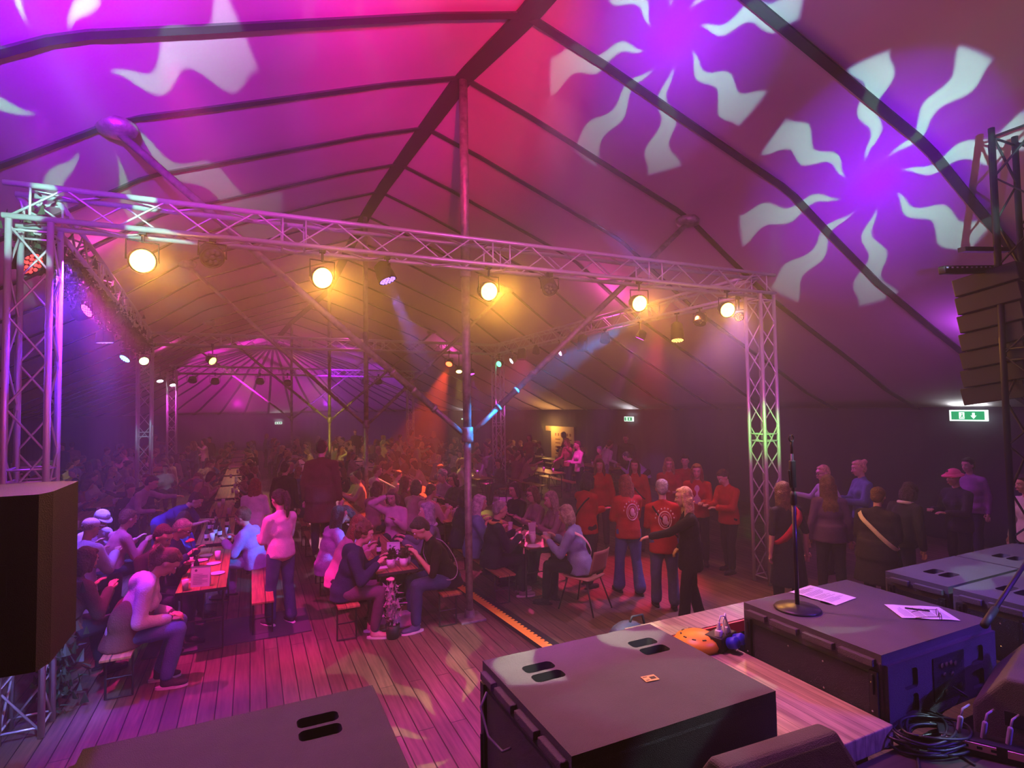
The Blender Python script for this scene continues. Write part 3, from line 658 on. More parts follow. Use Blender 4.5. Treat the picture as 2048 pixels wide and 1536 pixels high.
# floor monitors
def wedge(name, c, rz, label, W=.62, D=.46, Hh=.40, logo=False):
    t = thing(name, label, 'floor monitor', c, rz)
    prof = [(0, 0), (D, 0), (D, .09), (D*.42, Hh), (.13, Hh*.98), (0, Hh*.50)]
    bm = bmesh.new(); lo = [bm.verts.new((-W/2, y, z)) for y, z in prof]; hi = [bm.verts.new((W/2, y, z)) for y, z in prof]
    bm.faces.new(lo[::-1]); bm.faces.new(hi)
    for i in range(6): bm.faces.new((lo[i], lo[(i+1) % 6], hi[(i+1) % 6], hi[i]))
    bmesh.ops.recalc_face_normals(bm, faces=bm.faces[:]); bmesh.ops.bevel(bm, geom=bm.edges[:], offset=.018, segments=3, affect='EDGES', profile=.5)
    me = bpy.data.meshes.new('cabinet'); bm.to_mesh(me); bm.free(); obj('cabinet', me, SUB, t)
    # grille on the sloping face
    a = Vector((0, D, .09)); b = Vector((0, D*.42, Hh)); up = (b-a); L_ = up.length; up.normalize(); n = Vector((0, up.z, -up.y))
    M = Matrix((Vector((1, 0, 0)), up, n)).transposed().to_4x4(); M.translation = a
    g = Geo(); g.box((-W/2+.03, .03, -.01), (W/2-.03, L_-.03, .008), M=M, b=.004); gr = obj('grille', g, GRILLE, t)
    if logo:
        g = Geo(); x0, y0 = W/2-.09, .19
        def ln(p, q, r_=.0018): g.tube([M @ Vector((-p[0], p[1], .0105)), M @ Vector((-q[0], q[1], .0105))], r_, 5)
        P = [(x0, y0), (x0+.032, y0), (x0+.032, y0+.045), (x0, y0+.045)]
        for i in range(4): ln(P[i], P[(i+1) % 4])
        ln((x0, y0+.045), (x0+.01, y0+.03)); ln((x0+.01, y0+.03), (x0+.01, y0+.01))
        obj('badge', g, mat('badge_white', (.8, .8, .85), .5), gr)
    g = Geo(); g.box((W/2-.004, D*.25, Hh*.35), (W/2+.004, D*.55, Hh*.55), b=.004); obj('handle_cup', g, BLACK, t)
    return t
g0 = at(1560, 1530, 1.1)
wedge('floor_monitor', (1.79, 1.71, 1.1), math.radians(177), 'black wedge floor monitor with a small white framed badge', W=.56, D=.50, Hh=.385, logo=True)
wedge('floor_monitor', (3.48, 1.68, 1.1), math.radians(196), 'black wedge floor monitor at the right edge, cables beside it', W=.6, D=.48, Hh=.345)
g = Geo(); g.ball((0, 0, .0), (.085, .08, .065), n=28, k=14); g.lathe([(.08, -.06), (.088, -.02), (.085, .0)], n=28)
t = thing('round_drum_pad', 'rounded mauve topped object at the lower edge beside the wedge monitor', 'drum pad', (*at(1480, 1572, 1.40)[:2], 1.40))
obj('dome', g, mat('mauve_dome', (.35, .14, .20), .5), t, True)
g = Geo(); g.lathe([(.02, -.3), (.1, -.295), (.1, -.285), (.02, -.27), (.02, -.05)], n=16); obj('foot', g, BLACK, t)
bpy.data.objects  # noqa

# cables, power strip, plugs
rnd = random.Random(4)
CB = mat('black_cable_sheath', (.02, .02, .025), .4); CBL = mat('blue_grey_cable_sheath', (.22, .34, .42), .45)
cc = at(1862, 1488, 1.1)
t = thing('cable_coil', 'heap of coiled black cables on the stage deck by the right subwoofer', 'cable', (cc.x, cc.y, 1.1))
for k in range(15):
    g = Geo(); r0 = rnd.uniform(.10, .17); e = rnd.uniform(.55, .8); ph = rnd.uniform(0, 6); ox, oy = rnd.uniform(-.03, .03), rnd.uniform(-.03, .03); rz = rnd.uniform(-.5, .3)
    P = []
    for i in range(41):
        a_ = ph + 2*PI*i/40*1.0; x = r0*math.cos(a_)*1.25; y = r0*math.sin(a_)*e
        P.append((ox+x*math.cos(rz)-y*math.sin(rz), oy+x*math.sin(rz)+y*math.cos(rz), .008+k*.0045+.012*abs(math.sin(a_*1.5+k))))
    g.tube(P, .0065, 6); obj('loop', g, CB, t, True)
def cable(name, pts, r, m_, label):
    P = [Vector(p) for p in pts]; Q = []
    for i in range(len(P)-1):
        p0 = P[max(i-1, 0)]; p1 = P[i]; p2 = P[i+1]; p3 = P[min(i+2, len(P)-1)]
        for k in range(8):
            t_ = k/8; Q.append(.5*((2*p1)+(p2-p0)*t_+(2*p0-5*p1+4*p2-p3)*t_**2+(3*p1-p0-3*p2+p3)*t_**3))
    Q.append(P[-1]); g = Geo(); g.tube(Q, r, 7); o_ = obj(name, g, m_, smooth=True); return tag(o_, label, 'cable')
Z1 = 1.107
def A(px, py, z=Z1): return at(px, py, z)
cable('power_cable', [(3.34, 1.755, 1.25), (3.36, 1.70, 1.22), A(1915, 1390, 1.15), A(1905, 1410), A(1880, 1425), A(1860, 1440)], .006, CB, 'grey cable plugged into the back of the right subwoofer')
cable('stage_cable', [A(1955, 1375, 1.13), A(1925, 1390), A(1900, 1405), A(1880, 1425), A(1850, 1440)], .010, CBL, 'thick blue grey cable beside the right subwoofer')
cable('stage_cable', [A(1700, 1490), A(1760, 1497), A(1800, 1492), A(1840, 1480), A(1900, 1500), A(1950, 1530)], .005, CB, 'thin black cable trailing along the lower deck')
cable('stage_cable', [A(1860, 1440), A(1920, 1450), A(1925, 1490), A(1960, 1470), A(2000, 1500), A(2050, 1520)], .006, CB, 'black cable looping towards the power strip')
cable('stage_cable', [A(1840, 1550), A(1835, 1500), A(1850, 1470), A(1880, 1460), A(1890, 1480)], .006, CB, 'black cable running out of the lower edge from the coil')
p = A(1962, 1505, 1.1); t = thing('stage_box', 'small black stage box with a pink lit label strip and plugs', 'stage box', (p.x, p.y, 1.1), math.radians(-58))
g = Geo(); g.box((-.16, -.05, 0), (.16, .05, .07), b=.004); obj('case', g, BLACK, t)
g = Geo(); g.box((-.15, -.056, .03), (.05, -.05, .062)); g.box((.09, -.056, .03), (.15, -.05, .062)); obj('label_strip', g, mat('pink_lit_label', (.9, .45, .65), .5), t)['label'] = 'white label strip'  # white strip, the pink light on it is put into its colour
g = Geo()
for k in range(4): g.box((-.12+.05*k, -.0575, .04), (-.10+.05*k, -.0562, .052))
obj('marking', g, BLACK, t)['kind'] = 'stuff'
for k in range(3):
    g = Geo(); x = -.08+.09*k; g.capsule((x, 0, .07), (x+.01, .0, .14), .011, n=8); g.tube([(x+.01, 0, .14), (x+.02, .01, .18), (x+.05, .05, .19)], .005, 6); obj('plug', g, mat('plug_violet', (.35, .3, .45), .4), t, True)
c = at(1440, 1292, 1.2); t = thing('power_distributor', 'black distribution box with blue sockets and white plugs', 'power box', (c.x, c.y-.02, 1.2), .3)
g = Geo(); g.box((-.10, -.05, 0), (.10, .07, .09), b=.008); obj('case', g, BLACK, t)
BLU = mat('blue_socket', (.03, .02, .85), .4); WPL = mat('white_plug', (.85, .88, .9), .4)
for x in (-.03, .05):
    g = Geo(); g.lathe([(.034, 0), (.036, .05), (.032, .06)], n=18, M=Matrix.Translation((x, -.06, .05)) @ Matrix.Rotation(PI/2.6, 4, 'X')); obj('socket', g, BLU, t, True)
for x in (-.06, .03):
    g = Geo(); g.box((x-.02, -.03, .07), (x+.02, .01, .13), b=.008); g.capsule((x, -.01, .13), (x+.005, -.01, .17), .014, .009); obj('plug', g, WPL, t, True)
g = Geo(); g.tube([(-.055, -.01, .17), (-.04, -.015, .21), (0, -.02, .2), (.04, -.03, .12), (.05, -.05, .04), (.02, -.09, .01)], .005, 8); obj('cord', g, WPL, t, True)
g = Geo(); g.tube([(.035, -.01, .17), (.02, -.015, .21), (-.02, -.02, .17), (-.03, -.04, .08), (.0, -.09, .01)], .005, 8); obj('cord', g, WPL, t, True)
c = at(1395, 1292, 1.2); t = thing('yellow_lamp_pod', 'round yellow perforated housing behind the near subwoofer', 'lamp', (c.x, c.y, 1.2))
g = Geo(); g.lathe([(.02, 0), (.14, .0), (.15, .03), (.13, .06), (.08, .085), (.001, .09)], n=30); obj('housing', g, mat('yellow_plastic', (.9, .5, .03), .4), t, True)
g = Geo()
for k in range(10): a_ = k*2*PI/10; g.box((-.012, -.005, 0), (.012, .005, .004), M=Matrix.Translation((.1*math.cos(a_), .1*math.sin(a_), .074)) @ Matrix.Rotation(a_+PI/2, 4, 'Z'))
obj('slot', g, BLACK, t)['kind'] = 'stuff'
c = at(1275, 1262, 1.2); t = thing('instrument_bag', 'rounded dark bag with a carrying handle behind the near subwoofer', 'bag', (c.x, c.y+.12, 1.1))
g = Geo(); g.ball((0, 0, .0), (.16, .10, .13), n=24, k=12); obj('bag_body', g, mat('dark_blue_nylon', (.025, .03, .06), .5, bump=.3), t, True)
g = Geo(); g.tube([(.0, -.02, .1), (.03, -.02, .16), (.12, -.02, .16), (.15, -.02, .04)], .009, 8); obj('carry_handle', g, BLACK, t, True)
g = Geo(); g.box((1.6, 2.70, 0), (2.25, 3.1, 1.1)); o = obj('flight_case', g, BLACK); tag(o, 'black flight case under the instrument bag', 'case')

# left loudspeaker
t = thing('loudspeaker', 'large black loudspeaker at the left edge, seen from behind', 'loudspeaker', (-.96, 3.02, 1.76))
g = Geo(); g.prism([(-.235, -.24), (.21, -.24), (.235, -.16), (.235, .2), (.16, .26), (-.16, .26), (-.235, .2)], 0, .68); obj('cabinet', g, mat('black_painted_ply', (.007, .005, .011), .5, bump=.4, bscale=200), t)
g = Geo(); g.lathe([(.035, 0), (.03, .012), (.012, .014)], n=20, M=Matrix.Translation((.02, -.245, .60)) @ Matrix.Rotation(PI/2, 4, 'X')); obj('fly_point', g, RUBBER, t)
g = Geo(); g.box((-.1, -.246, .3), (.12, -.24, .42), b=.003); obj('handle_plate', g, RUBBER, t)
g = Geo(); g.box((-.02, -.244, .1), (.04, -.24, .115)); obj('badge', g, CHROME, t)
t = thing('speaker_pole', 'dark pole carrying the left loudspeaker', 'speaker stand', (-.96, 3.02, 0)); g = Geo(); g.tube([(0, 0, 0), (0, 0, 1.76)], .03, 12); obj('pole', g, BLACK, t, True)
g = Geo(); g.box((-.3, -.3, 0), (.3, .3, .02)); obj('base_plate', g, BLACK, t)

# speaker tower at the right: line array with bumper
t = thing('line_array', 'hanging column of black loudspeakers at the right edge', 'loudspeaker', (6.35, 2.75, 3.92))
a0 = 0.; pos = Vector((0, 0, 0))
for k in range(7):
    M = Matrix.Translation(pos) @ Matrix.Rotation(a0, 4, 'Y') @ Matrix.Rotation(-.15, 4, 'X')
    g = Geo(); g.box((-.36, -.25, -.165), (.5, .25, -.003), M=M, b=.008); obj('speaker_box', g, SUB if False else BLACK, t)
    pos = pos + Vector((.028+.004*k, .01*k*.6, -.166)); a0 -= .012
t2 = thing('flying_frame', 'perforated metal bar above the hanging loudspeakers', 'rigging bar', (5.98, 2.75, 3.93))
g = Geo(); g.box((-.62, -.03, -.035), (.6, .03, .035), M=Matrix.Rotation(-.10, 4, 'Y'), b=.01); obj('bar', g, BLACK, t2)
g = Geo()
for k in range(16): g.box((-.6+k*.075, -.034, .01), (-.575+k*.075, .034, .022), M=Matrix.Rotation(-.10, 4, 'Y'))
obj('bolt_hole', g, mat('pale_hole', (.6, .5, .7), .5), t2)['kind'] = 'stuff'
g = Geo(); g.box((-.28, -.03, .16), (.5, .03, .20), M=Matrix.Rotation(-.10, 4, 'Y')); obj('upper_bar', g, BLACK, t2)
g = Geo(); g.tube([(.25, 0, 0), (.25, 0, 1.2)], .012, 8); obj('chain', g, BLACK, t2)

# ------------------------------------------------------------------ floor things
g = Geo(); P0 = Vector((2.80, 9.0, 0)); P1 = Vector((3.10, 4.2, 0)); d = (P1-P0); L_ = d.length; d.normalize(); s_ = Vector((d.y, -d.x, 0))
t = thing('cable_ramp', 'black rubber cable ramp with a toothed yellow edge across the floor', 'cable ramp', P0)
g = Geo(); g.loft([[s_*-.26+d*k, s_*-.20+Vector((0, 0, .03))+d*k, s_*.02+Vector((0, 0, .045))+d*k, s_*.03+d*k] for k in (0, L_)]); obj('ramp', g, RUBBER, t)
g = Geo(); n = 60; pts = [s_*-.02, s_*-.02+d*L_]
V = []; up = Vector((0, 0, .052))
top = []
for k in range(n): 
    a_ = L_*k/n; b_ = L_*(k+.55)/n; c_ = L_*(k+1)/n
    top += [s_*-.10+d*a_, s_*-.10+d*b_, s_*-.07+d*(b_+.01), s_*-.07+d*(c_-.01)]
for k in range(0, len(top)-1):
    q0, q1 = top[k], top[k+1]; e0 = s_*.03+d*q0.dot(d); e1 = s_*.03+d*q1.dot(d)
    g.add([q0+up, q1+up, e1+up, e0+up], [(0, 1, 2, 3)])
g.box((0, 0, 0), (.001, .001, .001)); obj('toothed_edge', g, YELLOW, t)
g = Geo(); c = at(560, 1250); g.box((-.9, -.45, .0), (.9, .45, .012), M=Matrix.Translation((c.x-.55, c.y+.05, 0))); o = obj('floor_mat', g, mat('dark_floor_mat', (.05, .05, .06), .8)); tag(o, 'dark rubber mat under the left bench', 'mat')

# tables, benches
def beer_table(name='beer_table'):
    t = thing(name, 'orange varnished folding beer table', 'table')
    g = Geo(); g.box((-.25, 0, .735), (.25, 2.2, .765), b=.004); obj('tabletop', g, TABLE, t)
    g = Geo(); g.box((-.252, -.004, .728), (.252, .03, .762)); obj('end_rail', g, TLEG, t); g = Geo(); g.box((-.252, 2.17, .728), (.252, 2.204, .762)); obj('end_rail', g, TLEG, t)
    for y in (.22, 1.98):
        g = Geo(); g.tube([(-.21, y, .73), (-.21, y, .015), (.21, y, .015), (.21, y, .73)], .014, 6); g.tube([(-.21, y, .36), (.21, y, .36)], .009, 6); g.tube([(0, y, .36), (0, y+(.4 if y < 1 else -.4), .72)], .009, 6); obj('leg_frame', g, TLEG, t)
    return t
def bench():
    t = thing('beer_bench', 'orange varnished folding bench', 'bench')
    g = Geo(); g.box((-.125, 0, .43), (.125, 2.2, .455), b=.004); obj('seat', g, TABLE, t)
    for y in (.2, 2.0):
        g = Geo(); g.tube([(-.11, y, .43), (-.11, y, .012), (.11, y, .012), (.11, y, .43)], .012, 6); g.tube([(-.11, y, .2), (.11, y, .2)], .008, 6); obj('leg_frame', g, TLEG, t)
    return t
T0 = beer_table(); B0 = bench()
first = [True, True]
def put_table(x, y, label, group=None):
    if first[0]:
        first[0] = False; T0.location = (x, y, 0); T0['label'] = label
        if group: T0['group'] = group
        return T0
    return dup(T0, (x, y, 0), 0, label, group)[0]
def put_bench(x, y, label, group=None):
    if first[1]:
        first[1] = False; B0.location = (x, y, 0); B0['label'] = label
        if group: B0['group'] = group
        return B0
    return dup(B0, (x, y, 0), 0, label, group)[0]
put_table(-.5, 7.25, 'red lit beer table at the left with the standing menu card'); put_bench(-1.15, 6.45, 'beer bench where the ponytailed girl in the pale hooded jacket sits'); put_bench(.14, 7.5, 'empty pink lit beer bench end beside the girl in the pale sweater')
put_table(-.5, 9.7, 'second beer table at the left, crowded with dark bottles'); put_bench(-1.12, 9.7, 'bench on the window side of the bottle covered table'); put_bench(.14, 9.85, 'bench behind the standing girl in the pale sweater')
put_table(1.65, 6.92, 'beer table with flower tubs and an open menu, between the two groups in front'); put_bench(1.05, 6.85, 'beer bench under the person in the dark hooded sweater'); put_bench(2.27, 6.7, 'bench under the man in the black T-shirt')
put_table(1.65, 9.85, 'beer table behind the flower tub table'); put_bench(1.05, 9.3, 'bench beside the tall man in the dark red top'); put_bench(2.27, 9.4, 'bench behind the woman with long grey hair')
put_table(3.8, 7.1, 'beer table with cups and a tall menu card, in front of the red jackets'); put_bench(3.2, 7.1, 'bench under the person in the dark coat with a yellow collar'); put_bench(4.42, 7.6, 'bench at the far side of the denim jacket woman\'s table')
put_table(3.35, 9.45, 'orange lit beer table just beyond the near tent pole'); put_bench(2.8, 9.5, 'bench under the two pale sweaters near the tent pole'); put_bench(3.95, 9.5, 'bench on the right of the orange lit table')
FT, FB = 'beer tables in the dim back rows', 'benches in the dim back rows'
NTH = ['first', 'second', 'third', 'fourth', 'fifth', 'sixth', 'seventh', 'eighth', 'ninth']
ROWS = []
for col, x in enumerate((-4.9, -2.9, -.5, 1.65, 3.8, 5.95, 8.3, 10.5)):
    for row in range(0, 9):
        y = 12.0+2.6*row
        if y > 32: continue
        if x > 7 and y < 14 and x < 9: continue
        if x < -3 and y < 14: continue
        if (x > 5 and row == 0) or (x > 10 and y > 24) or (x == 1.65 and row == 6) or (x == -.5 and row == 0 and False): continue
        wh = 'in the %s back row, %s column from the left' % (NTH[row], NTH[col])
        ROWS.append((x, y)); put_table(x, y, 'dim beer table '+wh, FT); put_bench(x-.6, y, 'left bench of the table '+wh, FB); put_bench(x+.6, y, 'right bench of the table '+wh, FB)

# chair
p = at(1160, 1205); t = thing('stacking_chair', 'brown moulded chair with black legs, its back towards the stage', 'chair', (4.12, 6.62, 0), math.radians(25))
CH = mat('brown_chair_shell', (.30, .15, .12), .5)
g = Geo(); rows = []
for k in range(9):
    f = k/8; z = .44+.40*f; y = -.20-.10*f; hw = .215-.02*f
    rows.append([Vector((-hw+2*hw*i/8, y-.04*(1-((i-4)/4)**2), z)) for i in range(9)])
g.loft(rows[2:], cap=False, closed=False); o = obj('backrest', g, CH, t, True); o.modifiers.new('t', 'SOLIDIFY').thickness = .008
g = Geo(); rows = [[Vector((-.215+.43*i/8, .22-.42*k/8, .45-.02*(1-((i-4)/4)**2)+(.02 if k == 0 else 0))) for i in range(9)] for k in range(9)]
g.loft(rows, cap=False, closed=False); o = obj('seat', g, CH, t, True); o.modifiers.new('t', 'SOLIDIFY').thickness = .008
g = Geo(); g.prism(rr(-.08, 0, .08, .035, .014), 0, .012, M=Matrix.Translation((0, -.247, .52)) @ Matrix.Rotation(PI/2+.25, 4, 'X')); obj('handle_slot', g, BLACK, t)
for sx_, sy_ in ((-1, -1), (1, -1), (-1, 1), (1, 1)):
    g = Geo(); g.tube([(sx_*.17, sy_*.15, .43), (sx_*.235, sy_*.26-(.03 if sy_ < 0 else 0), .01)], .011, 8); obj('leg', g, BLACK, t, True)

# crowd barrier
c = onY(780, 950, 14.0); t = thing('crowd_barrier', 'steel crowd barrier with vertical bars behind the seated guests', 'barrier', (2.76, 11.8, 0), math.radians(90))
g = Geo(); g.tube([(0, 0, .12), (0, 0, 1.1), (2.2, 0, 1.1), (2.2, 0, .12), (0, 0, .12)], .02, 8); obj('frame', g, ALU, t)
for k in range(14): g = Geo(); g.tube([(.15+k*.147, 0, .12), (.15+k*.147, 0, 1.1)], .008, 6); obj('bar', g, ALU, t)
for x in (.3, 1.9): g = Geo(); g.tube([(x, -.3, .02), (x, 0, .14), (x, .3, .02)], .016, 6); obj('foot', g, ALU, t)

# exit signs
EX = glow('exit_green', (.02, .55, .20), .9); EXW = glow('exit_white', (.75, 1, .85), 2.2)
def exit_sign(p, nrm, w_, label):
    rz = math.atan2(nrm.y, nrm.x)-PI/2+PI; t = thing('exit_sign', label, 'exit sign', p, rz)
    h_ = w_*.34
    g = Geo(); g.box((-w_/2, -.03, -h_/2), (w_/2, .03, h_/2), b=.006); obj('housing', g, EXW, t)
    g = Geo(); g.box((-w_*.44, -.036, -h_*.38), (w_*.44, -.03, h_*.38)); pn = obj('pictogram_panel', g, EX, t)
    g = Geo(); x0 = -w_*.14; s_ = h_*.5
    g.box((x0-s_*.5, -.040, -s_*.6), (x0+s_*.35, -.0365, s_*.6))            # doorway
    obj('doorway', g, EXW, pn)
    g = Geo(); z0 = 0; M = Matrix.Translation((w_*.16, -.038, 0)) @ Matrix.Rotation(PI/2, 4, 'X')
    g.prism([(-s_*.2, s_*.5), (s_*.2, s_*.5), (s_*.2, 0), (s_*.45, 0), (0, -s_*.6), (-s_*.45, 0), (-s_*.2, 0)], -.001, .002, M=M); obj('arrow', g, EXW, pn)
    g = Geo(); M = Matrix.Translation((x0, -.042, 0)) @ Matrix.Rotation(PI/2, 4, 'X')
    g.lathe([(s_*.1, 0), (s_*.1, .001)], n=10, M=M @ Matrix.Translation((.0, s_*.35, 0))); g.prism([(-s_*.05, s_*.2), (s_*.12, s_*.2), (s_*.1, -s_*.1), (s_*.25, -s_*.45), (s_*.15, -s_*.5), (0, -s_*.15), (-s_*.2, -s_*.5), (-s_*.3, -s_*.42), (-s_*.1, -s_*.05)], 0, .001, M=M); obj('running_figure', g, EX, pn)
    l = bpy.data.lights.new('exit_lamp', 'AREA'); l.energy = 3; l.color = (.8, 1, .9); l.shape = 'RECTANGLE'; l.size = w_*.9; l.size_y = .04
    q = bpy.data.objects.new('exit_lamp', l); C.objects.link(q); q.parent = t; q.location = (0, 0, h_/2+.01); q.rotation_euler = (PI, 0, 0)
    return t
exit_sign(onX(1937, 831, RX+WID-.14), Vector((-1, 0, 0)), .62, 'green exit sign at the right end of the side wall')
exit_sign(onX(1258, 838, RX+WID-.14), Vector((-1, 0, 0)), .50, 'small exit sign above the doorway wall behind the red jackets')
def wall_hit(px, py):
    d = ray(px, py).normalized(); t_ = 1.
    while t_ < 60:
        p_ = EYE+d*t_
        if p_.y > YA and math.hypot(p_.x-ridge_x(YA), p_.y-YA) > WID-.14: break
        if p_.x > RX+WID-.14-(max(0, p_.y-22)*1.5/11): break
        t_ += .02
    return p_
p_ = wall_hit(557, 846); exit_sign(p_, Vector((ridge_x(YA)-p_.x, YA-p_.y, 0)).normalized(), .46, 'distant exit sign on the far end wall')
p_ = wall_hit(925, 838); exit_sign(p_, Vector((-1, -.14, 0)).normalized(), .22, 'tiny distant exit light beside the near tent pole')

# doorway with price board
bx = RX+WID-.12
a = onX(1062, 850, bx); b = onX(1103, 935, bx); c = onX(1148, 850, bx)
t = thing('price_board', 'yellow lit kiosk wall with a window and a printed price board', 'kiosk', (bx, c.y, 0), PI/2)
W1 = a.y-c.y; W2 = onX(1105, 850, bx).y-c.y; zt = a.z
CRM = mat('cream_board', (.85, .62, .36), .7)
g = Geo(); g.box((0, -.02, 0), (W2, .02, zt)); obj('board', g, CRM, t)
g = Geo(); g.box((W2, -.02, zt-.22), (W1, .02, zt)); g.box((W1-.12, -.02, 0), (W1, .02, zt-.22)); g.box((W2, -.06, 0), (W2+.12, .02, zt-.22)); obj('window_frame', g, CRM, t)
g = Geo(); rnd = random.Random(3)
for k in range(6): x = W2*.12+k*W2*.135; g.box((x, .022, zt-.42), (x+W2*.07, .026, zt-.30))
for k in range(5): g.box((W2*.1, .022, zt-.60-.16*k), (W2*(.45+.1*rnd.random()), .026, zt-.55-.16*k)); g.box((W2*.62, .022, zt-.60-.16*k), (W2*.85, .026, zt-.55-.16*k))
o = obj('lettering', g, mat('red_lettering', (.35, .08, .06), .7), t); o['kind'] = 'stuff'; o.location = (0, 0, 0)
l = bpy.data.lights.new('kiosk_lamp', 'POINT'); l.energy = 60; l.color = (1, .55, .12); l.shadow_soft_size = .1
q = bpy.data.objects.new('kiosk_lamp', l); C.objects.link(q); q.location = (bx-.5, c.y+W2*.9, 1.9)
t = thing('serving_counter', 'pale counter box behind the left truss post', 'counter', (-5.9, 21.5, .9))
g = Geo(); g.box((-.5, -.3, -.9), (.5, .3, .45), b=.02); obj('counter_body', g, mat('pale_counter', (.6, .6, .62), .6), t)
g = Geo(); g.box((-.55, -.35, -.55), (.55, .35, -.5)); obj('shelf', g, BLACK, t)

# denser haze volume added under the front truss to give the lamps halos
hz = bpy.data.materials.new('halo_haze'); hz.use_nodes = True; t_ = hz.node_tree; t_.nodes.clear()
N = t_.nodes; L = t_.links; out = N.new('ShaderNodeOutputMaterial'); vs_ = N.new('ShaderNodeVolumeScatter'); tc = N.new('ShaderNodeTexCoord')
gr = N.new('ShaderNodeTexGradient'); gr.gradient_type = 'QUADRATIC_SPHERE'; mu = N.new('ShaderNodeMath'); mu.operation = 'MULTIPLY'; mu.inputs[1].default_value = .2
L.new(tc.outputs['Object'], gr.inputs[0]); L.new(gr.outputs['Fac'], mu.inputs[0]); L.new(mu.outputs[0], vs_.inputs['Density'])
vs_.inputs['Anisotropy'].default_value = .45; vs_.inputs['Color'].default_value = (1, 1, 1, 1); L.new(vs_.outputs[0], out.inputs['Volume'])
g = Geo(); g.ball((0, 0, 0), 1., n=32, k=20); o = obj('haze', g, hz); o.location = (2.6, 7.0, 4.0); o.scale = (7.2, 3.1, 1.6)
tag(o, 'bank of amber lit stage haze under the front truss', 'haze', kind='stuff')

# ------------------------------------------------------------------ people
WORK = bpy.data.scenes.new('work'); QUEUE = []
def remesh(g, vox, smooth=4, folds=0., seed=0, extra=None):
    """queue a voxel union of the closed shapes in g; the returned mesh is filled by run_queue()"""
    o = bpy.data.objects.new('tmp', g.mesh('tmp')); WORK.collection.objects.link(o)
    r = o.modifiers.new('r', 'REMESH'); r.mode = 'VOXEL'; r.voxel_size = vox
    s_ = o.modifiers.new('s', 'SMOOTH'); s_.factor = .5; s_.iterations = smooth
    me = bpy.data.meshes.new('surface'); QUEUE.append((me, o, folds, seed, extra)); return me
def run_queue():
    vl = WORK.view_layers[0]; vl.update(); dg = vl.depsgraph
    for me, o, folds, seed, extra in QUEUE:
        ev = o.evaluated_get(dg); src = ev.to_mesh(); bm = bmesh.new(); bm.from_mesh(src); ev.to_mesh_clear()
        if folds:
            off = Vector((seed*3.1, seed*1.7, 0)); bm.normal_update()
            for v in bm.verts:
                p = v.co; n = noise.noise(Vector((p.x*9, p.y*9, p.z*5))+off) + .5*noise.noise(Vector((p.x*22, p.y*22, p.z*14))+off)
                v.co = p + v.normal*n*folds
        if extra: g2 = extra.mesh('f'); bm.from_mesh(g2); bpy.data.meshes.remove(g2)
        for f in bm.faces: f.smooth = True
        bm.to_mesh(me); bm.free(); me.update()
        d = o.data; bpy.data.objects.remove(o); bpy.data.meshes.remove(d)
    bpy.data.scenes.remove(WORK)
def ik(a, b, l1, l2, pole):
    a = Vector(a); b = Vector(b); d = b-a; L_ = d.length
    if L_ > (l1+l2)*.985: d = d*((l1+l2)*.985/L_); b = a+d; L_ = d.length
    k = (l1*l1-l2*l2+L_*L_)/(2*L_); h = math.sqrt(max(0, l1*l1-k*k)); dn = d.normalized(); p = Vector(pole); p = (p-dn*p.dot(dn)).normalized()
    return a+dn*k+p*h, b
SKIN = {'a': mat('fair_skin', (.62, .36, .27), .5, bump=.05, bscale=80), 'b': mat('tan_skin', (.42, .23, .16), .5, bump=.05, bscale=80)}
EYEW = mat('eye_white', (.8, .78, .75), .3); EYEB = mat('dark_iris', (.03, .02, .02), .3); LIP = mat('lip', (.45, .13, .12), .5); BROW = mat('eyebrow', (.08, .05, .035), .8)
def fabric(rgb, n=None): return mat(n or 'cloth_%02d_%02d_%02d' % tuple(int(c*99) for c in rgb), rgb, .88, bump=.35, bscale=90, var=.12, vscale=9, spec=.25)
def hairm(rgb): return mat('hair_%02d_%02d_%02d' % tuple(int(c*99) for c in rgb), rgb, .5, bump=1., bscale=70, var=.35, vscale=25)
HC = dict(dark=(.035, .022, .018), brown=(.13, .065, .035), light=(.33, .2, .1), blond=(.62, .44, .22), grey=(.34, .32, .31), white=(.65, .63, .6), red=(.24, .06, .03), ash=(.38, .31, .22))

